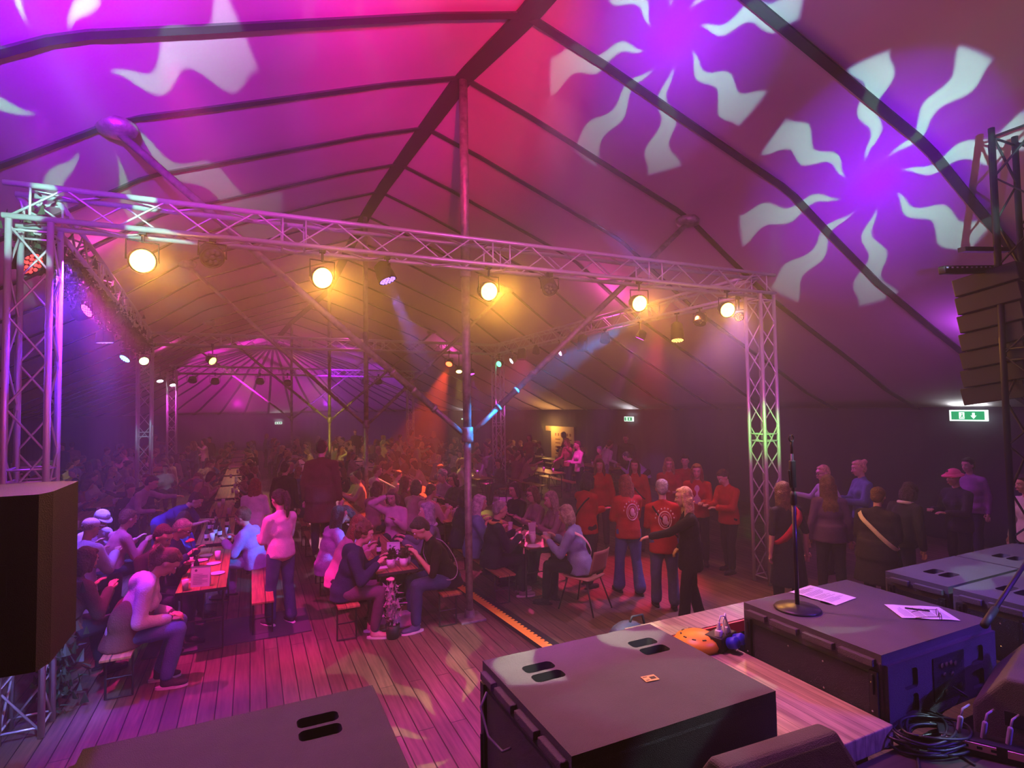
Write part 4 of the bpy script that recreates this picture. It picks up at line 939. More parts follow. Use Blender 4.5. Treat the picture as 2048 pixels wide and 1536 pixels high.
POSES = {   # hands (left, right) in body space, metres; z measured from the floor
 'table': ((-.14, .40, .84), (.15, .38, .84)), 'lap': ((-.10, .34, .62), (.10, .34, .62)), 'down': ((-.27, .06, .80), (.27, .06, .80)),
 'hold': ((-.10, .32, 1.10), (.10, .34, 1.12)), 'point': ((-.12, .52, 1.12), (.24, .10, .92)), 'face': ((-.12, .36, .86), (.10, .20, 1.20)),
 'reach': ((-.10, .62, 1.05), (.20, .35, .86)), 'hips': ((-.20, .10, 1.0), (.20, .10, 1.0)), 'cross': ((.12, .26, 1.16), (-.12, .28, 1.12)),
 'up': ((-.30, .30, 1.62), (.30, .32, 1.55)), 'cheer': ((-.42, .42, 1.42), (.30, .25, 1.0)), 'wave': ((-.5, .2, 1.3), (.5, .25, 1.2)), 'back': ((-.26, -.02, .82), (.26, -.02, .82)) }
def person(spec, vox=.014, near=True):
    """builds one figure at the origin looking along +y; returns (root, head offset)"""
    sit = spec.get('sit', False); S = spec.get('scale', 1.)*(1.05 if sit and near else 1); lean = math.radians(spec.get('lean', 8 if sit else 2)); slean = math.radians(spec.get('side', 0))
    nod = math.radians(spec.get('nod', 10)); turn = math.radians(spec.get('turn', 0)); fem = spec.get('fem', True); fat = spec.get('fat', 1.)
    V = Vector; hipz = .54 if sit else .93; hip = V((0, 0, hipz)); R = Matrix.Rotation(slean, 3, 'Y') @ Matrix.Rotation(-lean, 3, 'X')
    tz = lambda z: hip + R @ V((0, 0, z)); tp = lambda x, y, z: hip + R @ V((x, y, z))
    sw = .175 if fem else .195
    neck = tp(0, .0, .50); shL, shR = tp(-sw*.96, 0, .425), tp(sw*.96, 0, .425)
    RH = Matrix.Rotation(-lean*.5, 3, 'X') @ Matrix.Rotation(turn, 3, 'Z') @ Matrix.Rotation(-nod, 3, 'X'); hc = neck + (R @ V((0, .012, .075))) + RH @ V((0, .015, .095))
    hp = spec.get('hands') or POSES[spec.get('pose', 'table' if sit else 'down')]
    pl = spec.get('elbow', .35)
    elL, wrL = ik(shL, hp[0], .285, .25, (-pl, -.35, -.8)); elR, wrR = ik(shR, hp[1], .285, .25, (pl, -.35, -.8))
    if sit:
        sp_ = spec.get('knees', .10); kf = spec.get('foot', .05); kz = .52
        legs = [(V((-.09, 0, hipz-.02)), V((-sp_-.02, .42, kz)), V((-sp_, .42+kf, .09))), (V((.09, 0, hipz-.02)), V((sp_+.02, .43, kz)), V((sp_+.01, .40+kf*.4, .09)))]
    else:
        st = spec.get('stride', .06); legs = [(V((-.09, 0, hipz-.02)), V((-.105, .03+st*.5, .49)), V((-.11, st, .085))), (V((.09, 0, hipz-.02)), V((.105, .03-st*.4, .49)), V((.11, -st, .085)))]
    def arm(g, sh, el, wr, e, end=1., short=False, lump=0.):
        g.capsule(sh, el, .050+e, .040+e*.9, n=10)
        if short: return
        w_ = el.lerp(wr, end); g.capsule(el, w_, .039+e*.95, .029+e*.8+lump, n=10)
    def torso(g, e, hem=0.):
        for (z, rx, ry, rz_, yo) in ((.0, .155, .115, .12, -.01), (.13, .135, .105, .13, 0), (.27, .150, .110, .14, .005), (.37, .135, .09, .10, 0)):
            rx_ = rx*(1 if fem else 1.08)*fat; g.ball(tp(0, yo + (0.02*(fat-1)*10), z), (rx_+e, ry*fat+e, rz_+e*.5), R, 16, 10)
        g.capsule(shL, shR, .050+e*.8, n=12)
        for s__ in (shL, shR): g.capsule(tz(.475), s__, .045+e*.5, .046+e*.7)
        g.capsule(tz(.46), tz(.505), .06+e*.6, .052+e*.3)
        if hem: g.frustum(tz(.12), V((0, .005, hipz-.02-hem)) if not sit else tp(0, .03, -.10), (.145*fat+e, .112*fat+e), (.17*fat+e, .135*fat+e))
        if fem and not spec.get('flat'): 
            for sx in (-.068, .068): g.ball(tp(sx, .085+e*.5, .30), .058+e*.3, R, 12, 8)
    def leg(g, L3, e, hem=.0, flare=0.):
        a, k, f = L3; g.capsule(a, k, .083*math.sqrt(fat)+e, .055+e, n=12); f2 = k.lerp(f, 1-hem)
        g.capsule(k, k.lerp(f, .45), .054+e, .053+e, n=12); g.capsule(k.lerp(f, .4), f2, .053+e, .036+e+flare, n=12)
    # --- body: one continuous skin
    g = Geo(); torso(g, -.004); [leg(g, l, -.003) for l in legs]; arm(g, shL, elL, wrL, -.002); arm(g, shR, elR, wrR, -.002)
    g.capsule(tz(.44), hc + RH @ V((0, -.02, -.05)), .052, .050)
    H = lambda x, y, z: hc + RH @ V((x, y, z))
    g.ball(H(0, -.008, .03), (.076, .094, .092), RH, 18, 12); g.ball(H(0, .028, -.045), (.058, .062, .066), RH, 16, 10); g.ball(H(0, .062, -.088), (.026, .024, .02), RH, 10, 8)
    g.ball(H(0, .068, .045), (.055, .028, .022), RH, 12, 8)
    g.capsule(H(0, .088, .018), H(0, .112, -.026), .009, .014); 
    for sx in (-1, 1):
        g.ball(H(sx*.078, -.004, -.006), (.010, .019, .031), RH, 10, 8); g.ball(H(sx*.036, .066, -.02), (.022, .022, .02), RH, 10, 8)
        hand = wrL if sx < 0 else wrR; el = elL if sx < 0 else elR; d = (hand-el).normalized()
        g.capsule(hand, hand+d*.065, .030, .034, n=10, flat=.55)
    gb = g; feat = None
    mats_b = [SKIN[spec.get('skin', 'a')]]
    if near:   # features and fingers joined into the same mesh
        g = Geo()
        for sx in (-1, 1):
            g.ball(H(sx*.031, .083, .018), (.0125, .008, .0085), RH, 10, 6, mi=1); g.ball(H(sx*.031, .0895, .018), (.0062, .004, .0062), RH, 8, 6, mi=2)
            g.capsule(H(sx*.017, .096, .036), H(sx*.046, .085, .037), .0042, .003, n=6, mi=4)
            hand = wrL if sx < 0 else wrR; el = elL if sx < 0 else elR; d = (hand-el).normalized()
            down = V((0, 0, -1)); sd = d.cross(down)
            sd = sd.normalized() if sd.length > .1 else V((1, 0, 0)); pn = d.cross(sd).normalized()
            for k, (ln, o_) in enumerate(((.062, -.026), (.070, -.009), (.066, .009), (.050, .025))):
                b_ = hand+d*.085+sd*o_; c1_ = b_+d*ln*.45+pn*.006*(1 if pn.z < 0 else -1); c2_ = c1_+d*ln*.38+pn*(.022 if pn.z < 0 else -.022)
                g.tube([b_-d*.02, b_, c1_, c2_], [.0105, .010, .009, .0065], 7)
            tb = hand+d*.03+sd*(-.03); g.tube([tb, tb+d*.03+sd*-.018, tb+d*.055+sd*-.016], [.012, .011, .008], 7)
        g.capsule(H(-.022, .098, -.056), H(.022, .098, -.056), .0065, n=8, mi=3)
        feat = g; mats_b += [EYEW, EYEB, LIP, BROW]
    body = remesh(gb, vox if near else .03, 3 if near else 2, extra=feat)
    root = thing('person', spec['label'], 'person', (0, 0, 0), 0, spec.get('group')); root.scale = (S, S, S)
    body.name = 'body'; obj('body', body, mats_b, root)
    vc = vox*1.15 if near else .034; fo = .007 if near else 0.; sd_ = random.randint(0, 99)
    # --- trousers / skirt
    g = Geo(); e = .016 if near else .02
    g.ball(tp(0, -.01, -.02), (.155*fat+e*.4, .11*fat+e*.4, .10), R, 16, 10)
    for l in legs: leg(g, l, e*spec.get('loose', 1.), .06, spec.get('flare', .006))
    if spec.get('skirt'): g.frustum(tz(.05), V((0, .0, .42)), (.165*fat, .13*fat), (.21*fat, .18*fat))
    obj(spec.get('bname', 'trousers'), remesh(g, vc, 3, fo, sd_), fabric(spec.get('trousers', (.03, .035, .06))), root)
    # --- top
    g = Geo(); kind = spec.get('top', 'sweater'); te = {'sweater': .022, 'shirt': .014, 't_shirt': .014, 'jacket': .030, 'coat': .034, 'puffer_jacket': .045, 'dress': .014, 'hooded_jacket': .032}[kind]
    torso(g, te, hem=spec.get('hem', .10))
    for sh, el, wr in ((shL, elL, wrL), (shR, elR, wrR)):
        arm(g, sh, el, wr, te*.75, .96, kind in ('t_shirt', 'dress'), .004)
        if kind in ('t_shirt', 'dress'): pass
    if kind == 'hooded_jacket': g.capsule(tp(-.07, -.07, .47), tp(.07, -.07, .47), .055); g.ball(tp(0, -.10, .43), (.10, .06, .09), R)
    if kind in ('coat', 'puffer_jacket') and sit: g.capsule(tz(0), V((0, .12, .52)), .17, .19, flat=.6)
    if kind == 'coat' and not sit: g.frustum(tz(.05), V((0, .0, hipz-.42)), (.125*fat+te, .095*fat+te), (.185*fat+te, .15*fat+te))
    if kind == 'puffer_jacket':
        for z in (.04, .13, .22, .31, .40): g.ball(tp(0, 0, z), (.185, .15, .035), R, 18, 8)
    if kind in ('t_shirt', 'dress'):
        pass
    top_o = obj(kind, remesh(g, vc, 9 if kind != 'puffer_jacket' else 3, fo*(1.2 if kind in ('coat', 'jacket') else 1), sd_+5), fabric(spec.get('top_col', (.1, .1, .12))), root)
    if spec.get('collar'): g = Geo(); g.tube([tp(.085*math.cos(a), .075*math.sin(a)-.01, .495+.01*math.sin(a)) for a in [k*PI/8 for k in range(17)]], .024, 8); obj('collar', g, fabric(spec['collar']), root, True)
    if spec.get('front'):
        g = Geo(); g.ball(tp(0, .075+te, .24), (.07, .045, .20), R, 14, 10); obj('undershirt', g, fabric(spec['front']), root, True)
    if spec.get('side_panel'):
        g = Geo()
        for sx in (-1, 1): g.ball(tp(sx*.10, -.01, .13), (.115, .162, .19), R, 14, 10)
        g.frustum(tp(0, 0, .17), tp(0, .03, -.12), (.20, .165), (.215, .185)); obj('side_panel', remesh(g, vc, 3, fo, 3), fabric(spec['side_panel']), root)
    if spec.get('cuff'):
        for nm, el, wr in (('l', elL, wrL), ('r', elR, wrR)): g = Geo(); g.capsule(el.lerp(wr, .86), el.lerp(wr, 1.05), .037); obj('cuff', g, fabric(spec['cuff']), root, True)
    # --- shoes
    for l in legs:
        f = l[2]; g = Geo(); yaw = .12*(1 if f.x > 0 else -1)
        M3 = Matrix.Rotation(-yaw, 3, 'Z'); q = lambda x, y, z: V((f.x, f.y, 0)) + M3 @ V((x, y, z))
        g.ball(q(0, .02, .045), (.042, .075, .045), M3, 14, 8); g.ball(q(0, .10, .035), (.044, .085, .032), M3, 14, 8); g.capsule(q(0, -.005, .06), q(0, -.01, .105), .042, .040)
        sh_ = obj('shoe', remesh(g, .012, 2) if near else g, fabric(spec.get('shoes', (.03, .03, .035))), root, True)
        if near:
            g = Geo(); ring = [q(x*.047, .045+y*.135, 0) for x, y in [(math.cos(a)*(1 if math.sin(a) > 0 else .85), math.sin(a)) for a in [k*PI/10 for k in range(20)]]]
            g.loft([[p_ + V((0, 0, z)) for p_ in ring] for z in (.001, .022)]); obj('sole', g, mat('white_sole', (.75, .75, .72), .6) if spec.get('sole') else RUBBER, sh_)
    # --- hair
    hs = spec.get('hair', 'short'); hcx = spec.get('hcol', 'brown')
    if hs != 'bald':
        g = Geo(); g.ball(H(0, -.028, .048), (.088, .092, .088), RH, 18, 12)
        g.ball(H(0, .022, .096), (.066, .056, .030), RH, 14, 8)
        if hs != 'cap': g.ball(H(0, -.06, -.0), (.078, .062, .085), RH, 14, 10)
        if hs in ('long', 'bob', 'wavy', 'verylong'):
            Lh = {'long': .26, 'bob': .10, 'wavy': .24, 'verylong': .40}[hs]
            bk = R @ V((0, -1, 0)); dn = V((0, 0, -1))
            for sx in (-.065, -.022, .022, .065):
                a0 = H(sx, -.075 + abs(sx)*.3, .0); p = [a0]; 
                for k in range(1, 7):
                    f = k/6; w_ = (.012*math.sin(k*2.3+sx*40) if hs == 'wavy' else 0)
                    base = a0 + dn*(Lh+.06)*f; t_ = max(0., (tz(.46).z-base.z)); base = base + (tz(0)-tz(.3)).normalized()*0 + bk*(.05*min(1, t_/.1)) + V((w_, 0, 0)) + (R @ V((0, 0, -1)) - dn)*(Lh+.06)*f*.9
                    p.append(base)
                g.tube(p, [.04, .046, .048, .046, .042, .034, .014], 10)
            if hs != 'verylong' or True:
                for sx in (-1, 1):
                    g.capsule(H(sx*.078, .015, .045), H(sx*.088, .01, -.09), .022, .026); 
                    if Lh > .2: g.capsule(H(sx*.088, .0, -.09), tp(sx*.095, .05, .36), .028, .02)
        if hs == 'ponytail':
            a0 = H(0, -.105, .06); g.ball(a0, .034); q1 = H(0, -.17, .06); q2 = q1+V((0, -.045, -.07)); g.tube([a0, q1, q2, q2+V((0, -.01, -.12)), q2+V((.01, .01, -.24))], [.024, .042, .046, .038, .012], 10)
        if hs == 'bun': g.ball(H(0, -.11, .09), (.045, .045, .045), RH)
        if hs == 'curly':
            rn = random.Random(sd_)
            for k in range(46):
                a_ = rn.uniform(0, 2*PI); b_ = rn.uniform(-.35, 1.4); 
                g.ball(H(.10*math.cos(a_)*math.cos(b_), -.028+.10*math.sin(a_)*math.cos(b_)*(1 if math.sin(a_) < 0 else .65), .045+.095*math.sin(b_)), .026, None, 8, 6)
        if hs == 'cap':
            g2 = Geo(); g2.ball(H(0, -.015, .065), (.092, .102, .075), RH, 18, 10); g2.loft([[H(.085*math.cos(a), .05+.11*math.sin(a)*(1 if math.sin(a) > 0 else .3), z) for a in [k*PI/9 for k in range(18)]] for z in (.048, .058)])
            if spec.get('brim'): g2.lathe([(.085, .045), (.14, .035), (.142, .042), (.09, .07)], n=24, M=Matrix.Translation(hc) @ RH.to_4x4())
            obj('hat', g2, fabric(spec.get('hat', (.7, .7, .72))), root, True)
        cut = remesh(g, .013 if near else .024, 1, .008 if near else 0, sd_); obj('hair', cut, hairm(HC[hcx]), root)
    if spec.get('glasses'):
        g = Geo()
        for sx in (-.033, .033): g.tube([H(sx+.024*math.cos(a*PI/8), .104, .016+.02*math.sin(a*PI/8)) for a in range(17)], .003, 6)
        g.tube([H(-.01, .106, .02), H(.01, .106, .02)], .003, 6)
        for sx in (-1, 1): g.tube([H(sx*.058, .10, .02), H(sx*.082, .02, .018)], .003, 6)
        obj('glasses', g, BLACK, root)
    if spec.get('strap'):     # bag strap or sash over the shoulder, hip to shoulder round the back and the front
        colr, wd_, sgn = spec['strap']; P = []
        for k in range(33):
            a_ = 2*PI*k/32; x = math.sin(a_); zc = .22 + .225*x; rx = lerp_t([(0, .165), (.15, .155), (.3, .17), (.45, .13)], zc)*fat + te; ry = lerp_t([(0, .13), (.2, .12), (.35, .125), (.45, .075)], zc)*fat + te
            P.append(tp(sgn*x*rx*.97, math.cos(a_)*ry*1.0, zc + .02))
        g = Geo(); rings = []
        for i, p_ in enumerate(P):
            d = (P[(i+1) % 33 if i < 32 else 1]-P[i-1 if i else 31]).normalized(); n_ = (p_-tz(.24)); n_ = (n_-d*n_.dot(d)).normalized(); s__ = d.cross(n_)
            rings.append([p_-s__*wd_+n_*.005, p_+s__*wd_+n_*.005, p_+s__*wd_, p_-s__*wd_])
        g.loft(rings); obj(spec.get('strap_name', 'bag_strap'), g, fabric(colr), root, True)
    if spec.get('emblem'):
        c_ = tp(0, -.118*fat-te-.004, .27); ex = R @ V((1, 0, 0)); ez = R @ V((0, 0, 1)); ey = R @ V((0, -1, 0)); g = Geo()
        for r_, w_ in ((.10, .008), (.072, .005)): g.tube([c_+ex*r_*.85*math.cos(a)+ez*r_*1.15*math.sin(a) + ey*.004*(1-abs(math.cos(a))*2.5) for a in [k*PI/12 for k in range(25)]], w_, 6)
        g.ball(c_+ez*.0, (.035, .012, .06), R, 10, 8); g.ball(c_+ez*-.04+ex*.03, (.02, .01, .03), R, 8, 6)
        for k in range(9): a_ = PI*(k+.5)/9; g.ball(c_+ex*.125*math.cos(a_)+ez*.155*math.sin(a_)+ey*(-.01-.012*abs(math.cos(a_))), (.010, .008, .014), R, 6, 5)
        obj('back_emblem', g, fabric((.75, .5, .5), 'printed_emblem'), root, True)
    if spec.get('wristband'): g = Geo(); g.capsule(elL.lerp(wrL, .9), elL.lerp(wrL, .98), .036); obj('watch', g, mat('white_sole', (.75, .75, .72)), root, True)
    return root, (hc + RH @ V((0, 0, .125)))*S

def heading(h): return math.radians(h-25-90)
def place(root, off, px, py, h, zbase=0.):
    z = off.z + zbase; P = at(px, py, z); rz = heading(h); o_ = Matrix.Rotation(rz, 3, 'Z') @ Vector((off.x, off.y, 0))
    root.location = (P.x-o_.x, P.y-o_.y, zbase); root.rotation_euler = (0, 0, rz); return root
def per(px, py, h, label, zbase=0., at_xy=None, **k):
    k['label'] = label; r, off = person(k)
    if at_xy: root = r; r.location = (*at_xy, zbase); r.rotation_euler = (0, 0, heading(h))
    else: place(r, off, px, py, h, zbase)
    return r
DK = (.03, .03, .045); JE = (.10, .16, .34); NAVY = (.03, .04, .12); RED = (.42, .012, .018); BLK = (.012, .012, .014)
# left table
per(295, 1092, 26, 'girl with a brown ponytail in a pale hooded jacket, bent forward on the bench end', sit=True, lean=24, nod=38, at_xy=(-1.13, 6.78), hair='ponytail', hcol='brown', top='hooded_jacket', top_col=(.62, .56, .60), side_panel=(.17, .07, .05), cuff=(.10, .07, .08), trousers=JE, pose='lap', shoes=(.05, .04, .05), sole=True, foot=-.16, scale=1.04)
per(330, 1032, -12, 'dark haired youth in a dark sweater beside the ponytailed girl', sit=True, lean=14, nod=22, hair='short', hcol='dark', top='sweater', top_col=(.03, .025, .03), fem=False, pose='table', scale=1.03, at_xy=(-1.13, 8.05))
per(362, 1022, 10, 'grey haired person in a navy top hunched over the red lit table', sit=True, lean=20, nod=24, hair='short', hcol='white', top='sweater', top_col=NAVY, glasses=True, pose='table', at_xy=(-1.1, 8.75))
per(180, 1042, 80, 'person with a white cap in a shiny pale jacket, back to the stage', sit=True, lean=12, hair='cap', hcol='grey', hat=(.8, .8, .85), top='puffer_jacket', top_col=(.5, .48, .62), pose='table', at_xy=(-2.0, 8.9))
per(168, 1068, 70, 'person in a brown coat sitting behind the left loudspeaker', sit=True, lean=20, hair='bob', hcol='dark', top='coat', top_col=(.10, .08, .07), pose='table', at_xy=(-1.75, 7.1))
per(212, 1003, -20, 'grey haired person in a lilac sweater facing right', sit=True, lean=22, nod=20, hair='cap', hcol='grey', hat=(.45, .45, .55), top='sweater', top_col=(.55, .45, .7), at_xy=(-2.2, 10.3))
per(245, 1040, 60, 'person in a pink top between the lilac sweater and the blue jacket', sit=True, lean=18, hair='short', hcol='brown', top='sweater', top_col=(.6, .2, .3), at_xy=(-1.8, 9.6))
per(275, 1060, 85, 'person in a bright blue puffer jacket leaning low', sit=True, lean=40, nod=30, hair='short', hcol='dark', top='puffer_jacket', top_col=(.08, .12, .8), at_xy=(-1.2, 9.7))
per(358, 980, 5, 'person in a navy T-shirt bending far over the second table', lean=58, nod=10, hair='short', hcol='dark', top='t_shirt', top_col=(.03, .03, .22), fem=False, hands=((-.1, .75, .95), (.15, .7, .95)), at_xy=(-1.35, 10.9))
per(318, 940, 8, 'dark haired person in a lilac shirt stretching an arm across the table', lean=34, nod=10, hair='short', hcol='dark', top='shirt', top_col=(.45, .3, .5), fem=False, hands=((-.1, .85, 1.2), (.15, .5, 1.0)), at_xy=(-2.0, 12.2))
per(472, 962, 95, 'girl with very long red hair and a white jacket, back to the stage', hair='verylong', hcol='red', top='jacket', top_col=(.85, .75, .8), trousers=DK, pose='hold', at_xy=(.05, 10.6), scale=.93)
per(478, 1020, 178, 'curly haired child in a lilac puffer jacket at the end of the red lit table', sit=True, lean=16, nod=15, hair='curly', hcol='brown', top='puffer_jacket', top_col=(.5, .3, .75), trousers=(.4, .3, .55), pose='table', scale=.95, shoes=(.3, .2, .3))
per(548, 968, 145, 'standing girl with a dark ponytail, pale sweater and jeans', hair='ponytail', hcol='dark', top='sweater', top_col=(.72, .5, .5), trousers=(.05, .07, .15), pose='hold', hem=.04, shoes=(.05, .05, .06), sole=True, at_xy=(.36, 7.95), flare=.02)
per(573, 925, 80, 'dark dressed person standing behind the girl with the pale sweater', hair='short', hcol='dark', top='jacket', top_col=BLK, fem=False, trousers=DK)
per(625, 872, 92, 'large man in a dark red top standing high on a bench, back to the stage', zbase=.455, hair='short', hcol='dark', top='coat', top_col=(.09, .012, .02), fem=False, fat=1.25, trousers=DK, at_xy=(1.02, 9.5), scale=1.05)
# middle table
per(668, 1010, 35, 'person in a long lilac pink puffer coat seated left of the flower tub table', sit=True, lean=12, hair='long', hcol='dark', top='puffer_jacket', top_col=(.55, .18, .5), at_xy=(.98, 8.35), trousers=DK)
per(688, 1033, 20, 'girl with long dark red hair and a pink striped sweater', sit=True, lean=20, nod=22, hair='long', hcol='red', top='sweater', top_col=(.7, .3, .4), trousers=DK, at_xy=(1.02, 7.75))
per(715, 1040, 10, 'person with tousled brown hair and dark hooded sweater on the front bench end', sit=True, lean=18, nod=12, hair='curly', hcol='brown', top='hooded_jacket', top_col=(.02, .02, .06), trousers=(.12, .06, .10), at_xy=(1.03, 7.15), shoes=(.6, .35, .35), sole=True, foot=-.12, fem=False)
per(797, 1040, 250, 'dark haired person bowing over the flower tub table', sit=True, lean=32, nod=35, hair='bob', hcol='dark', top='sweater', top_col=(.05, .03, .03), at_xy=(1.65, 9.42))
per(770, 1002, 262, 'brown haired person with one pale sleeve raised to the face', sit=True, lean=10, nod=14, hair='bob', hcol='brown', top='sweater', top_col=(.7, .4, .5), pose='face', at_xy=(2.28, 9.75))
per(845, 1035, 205, 'man in a black T-shirt and jeans resting his arms on the flower tub table', sit=True, lean=26, nod=28, hair='short', hcol='dark', top='t_shirt', top_col=(.015, .015, .02), fem=False, fat=1.08, trousers=(.05, .07, .17), strap=((.6, .55, .7), .02, 1), at_xy=(2.32, 7.0), shoes=(.1, .1, .2), sole=True, foot=.0, scale=1.05)
per(872, 1015, 190, 'woman with long grey hair turned left behind the black T-shirt man', sit=True, lean=6, nod=2, hair='long', hcol='grey', top='jacket', top_col=(.12, .12, .16), collar=(.6, .6, .65), at_xy=(2.4, 7.9))
per(745, 975, 60, 'person in a brown pink sweater with their back half turned', sit=True, lean=10, hair='bob', hcol='brown', top='sweater', top_col=(.38, .18, .18), at_xy=(2.05, 10.7))
per(803, 936, 20, 'young man in a yellow and pink lit hooded jacket', hair='short', hcol='red', top='hooded_jacket', top_col=(.65, .5, .45), fem=False, at_xy=(2.35, 11.9), scale=.92)
per(818, 957, 30, 'girl with long chestnut hair beside the pale sweaters', sit=True, hair='verylong', hcol='red', top='sweater', top_col=(.2, .05, .06), at_xy=(2.72, 11.3))
per(845, 965, 60, 'person in a beige sweater, left one of the pale sweater pair', sit=True, hair='bob', hcol='brown', top='sweater', top_col=(.6, .42, .4), at_xy=(2.78, 10.5))
per(870, 968, 50, 'person in a cream sweater, right one of the pale sweater pair by the tent pole', sit=True, hair='short', hcol='brown', top='sweater', top_col=(.7, .5, .48), at_xy=(2.85, 9.85), fem=False)
per(900, 935, 220, 'guest in a dark jacket at the orange lit table facing the pale sweaters', sit=True, hair='bob', hcol='dark', top='jacket', top_col=(.04, .03, .05), at_xy=(3.98, 11.3), glasses=True)
per(880, 925, 225, 'guest with violet lit curls at the orange lit table', sit=True, hair='curly', hcol='grey', top='sweater', top_col=(.3, .1, .4), at_xy=(3.95, 12.0))
# table in front of the red jackets
per(970, 988, 15, 'dark haired woman in a black jacket just right of the tent pole', sit=True, hair='bob', hcol='dark', top='jacket', top_col=(.03, .03, .06), at_xy=(3.12, 8.9))
per(1003, 1000, 10, 'light haired person in a shiny blue satin jacket', sit=True, lean=6, hair='wavy', hcol='white', top='puffer_jacket', top_col=(.18, .36, .5), at_xy=(3.14, 8.25))
per(1022, 1002, 20, 'grey haired person in a long dark coat with a yellow collar', sit=True, lean=10, hair='short', hcol='grey', top='coat', top_col=(.02, .016, .03), collar=(.75, .5, .12), at_xy=(3.16, 7.6), shoes=(.35, .25, .3), sole=True, trousers=BLK)
per(1068, 978, 225, 'dark haired woman in a black top beyond the cup covered table', sit=True, hair='bob', hcol='dark', top='shirt', top_col=BLK, at_xy=(4.45, 9.3))
per(1100, 988, 205, 'brown haired woman with glasses and a grey brown blouse', sit=True, hair='bob', hcol='brown', top='shirt', top_col=(.35, .2, .25), glasses=True, at_xy=(4.5, 8.6))
per(1138, 990, 200, 'person with very long blond hair turned away beside the glasses woman', sit=True, hair='verylong', hcol='ash', top='sweater', top_col=(.3, .15, .2), at_xy=(4.5, 7.95))
per(1146, 1018, 158, 'blond woman in a denim jacket with a white bag strap, sitting on the brown chair', sit=True, lean=14, nod=14, hair='bob', hcol='ash', top='jacket', top_col=(.22, .28, .48), strap=((.8, .55, .6), .02, -1), trousers=BLK, at_xy=(4.15, 6.72), fat=1.08)
# red jacket group
per(1203, 960, 35, 'person in a red jacket with folded arms, leftmost of the standing red jacket group', hair='bob', hcol='dark', top='jacket', top_col=RED, pose='cross', trousers=(.03, .02, .03), strap=(BLK, .012, 1), at_xy=(4.68, 7.42), loose=1.6)
per(1262, 950, 105, 'person with long hair, round back emblem on a red jacket and blue lit jeans', hair='long', hcol='red', top='jacket', top_col=RED, emblem=True, trousers=(.08, .12, .28), pose='hold', at_xy=(5.05, 6.85), flare=.035, loose=1.4, stride=.12)
per(1317, 963, 85, 'short haired person in a loose red shirt with a round emblem and black strap', hair='short', hcol='grey', top='shirt', top_col=RED, emblem=True, fem=False, fat=1.12, trousers=(.10, .12, .24), pose='hold', strap=(BLK, .012, -1), at_xy=(5.12, 6.15), hem=.16, flare=.02, loose=1.3)
per(1205, 918, 262, 'woman in a red jacket facing the stage, behind the folded arms one', hair='wavy', hcol='brown', top='jacket', top_col=RED, pose='down', at_xy=(6.2, 9.3), trousers=DK)
per(1280, 915, 255, 'tall person in a red jacket with long dark hair looking at the stage', hair='long', hcol='dark', top='jacket', top_col=RED, pose='down', at_xy=(6.75, 8.9), trousers=DK, strap=(BLK, .012, 1))
per(1345, 915, 260, 'smiling woman with wavy hair in a dark red jacket', hair='wavy', hcol='light', top='jacket', top_col=(.42, .02, .03), pose='hold', at_xy=(7.45, 8.75), trousers=DK)
per(1385, 918, 250, 'dark haired person in a red jacket, arms folded, behind the red haired girl', hair='short', hcol='dark', top='jacket', top_col=(.4, .02, .03), pose='cross', at_xy=(8.1, 9.0), trousers=DK, fem=False)
per(1405, 928, 250, 'red haired girl in a red jacket with a white undershirt', hair='long', hcol='red', top='jacket', top_col=RED, front=(.7, .5, .5), pose='hold', at_xy=(7.05, 7.55), trousers=BLK)
per(1452, 932, 200, 'person with a dark fringe in a bright red jacket looking down at their hands', nod=32, hair='short', hcol='dark', top='jacket', top_col=RED, pose='hold', at_xy=(7.15, 6.95), trousers=BLK, fem=False, scale=.98)
per(1378, 985, 172, 'blond woman all in black pointing left, standing before the stage board', hair='wavy', hcol='blond', top='sweater', top_col=BLK, trousers=BLK, pose='point', wristband=True, hem=.2, at_xy=(4.95, 5.45), flare=.02, stride=.12)
# right side
per(1578, 967, 100, 'woman with half tied curly hair in a black dress with a red sash', hair='wavy', hcol='brown', top='dress', top_col=(.02, .018, .022), fat=1.12, bname='skirt', skirt=True, trousers=(.02, .018, .022), strap=((.75, .03, .08), .05, 1), strap_name='sash', pose='back', at_xy=(6.3, 5.15))
per(1665, 958, 75, 'person with very long curly violet hair, back to the stage', hair='verylong', hcol='brown', top='sweater', top_col=(.12, .06, .16), at_xy=(7.35, 5.3), trousers=DK, fat=1.15)
per(1660, 925, 185, 'blond person with glasses in a pale top waving towards the crowd', hair='short', hcol='blond', top='shirt', top_col=(.45, .5, .5), glasses=True, pose='wave', at_xy=(8.55, 6.2), trousers=DK)
per(1718, 908, 175, 'woman with tied up blond hair in a blue denim jacket', hair='bun', hcol='blond', top='jacket', top_col=(.12, .18, .30), pose='hold', at_xy=(9.1, 5.95), scale=1.04, trousers=DK)
per(1752, 970, 42, 'man with dark framed glasses in a black coat with a cream strap, leaning forward', lean=14, nod=6, hair='short', hcol='brown', top='coat', top_col=(.035, .03, .04), fem=False, fat=1.3, glasses=True, strap=((.85, .78, .6), .026, -1), pose='hold', at_xy=(7.15, 4.55), trousers=DK, scale=.97)
per(1790, 982, 20, 'dark haired person in black with a white collar beside the glasses man', lean=16, nod=20, hair='bob', hcol='dark', top='jacket', top_col=(.03, .025, .04), collar=(.7, .6, .65), at_xy=(8.0, 4.75), trousers=DK, scale=.97)
per(1872, 955, 190, 'person in a bright pink brimmed hat and dark clothes', hair='cap', hcol='dark', hat=(.9, .12, .28), brim=True, top='jacket', top_col=(.04, .03, .05), at_xy=(9.6, 4.85), trousers=DK, pose='hold')
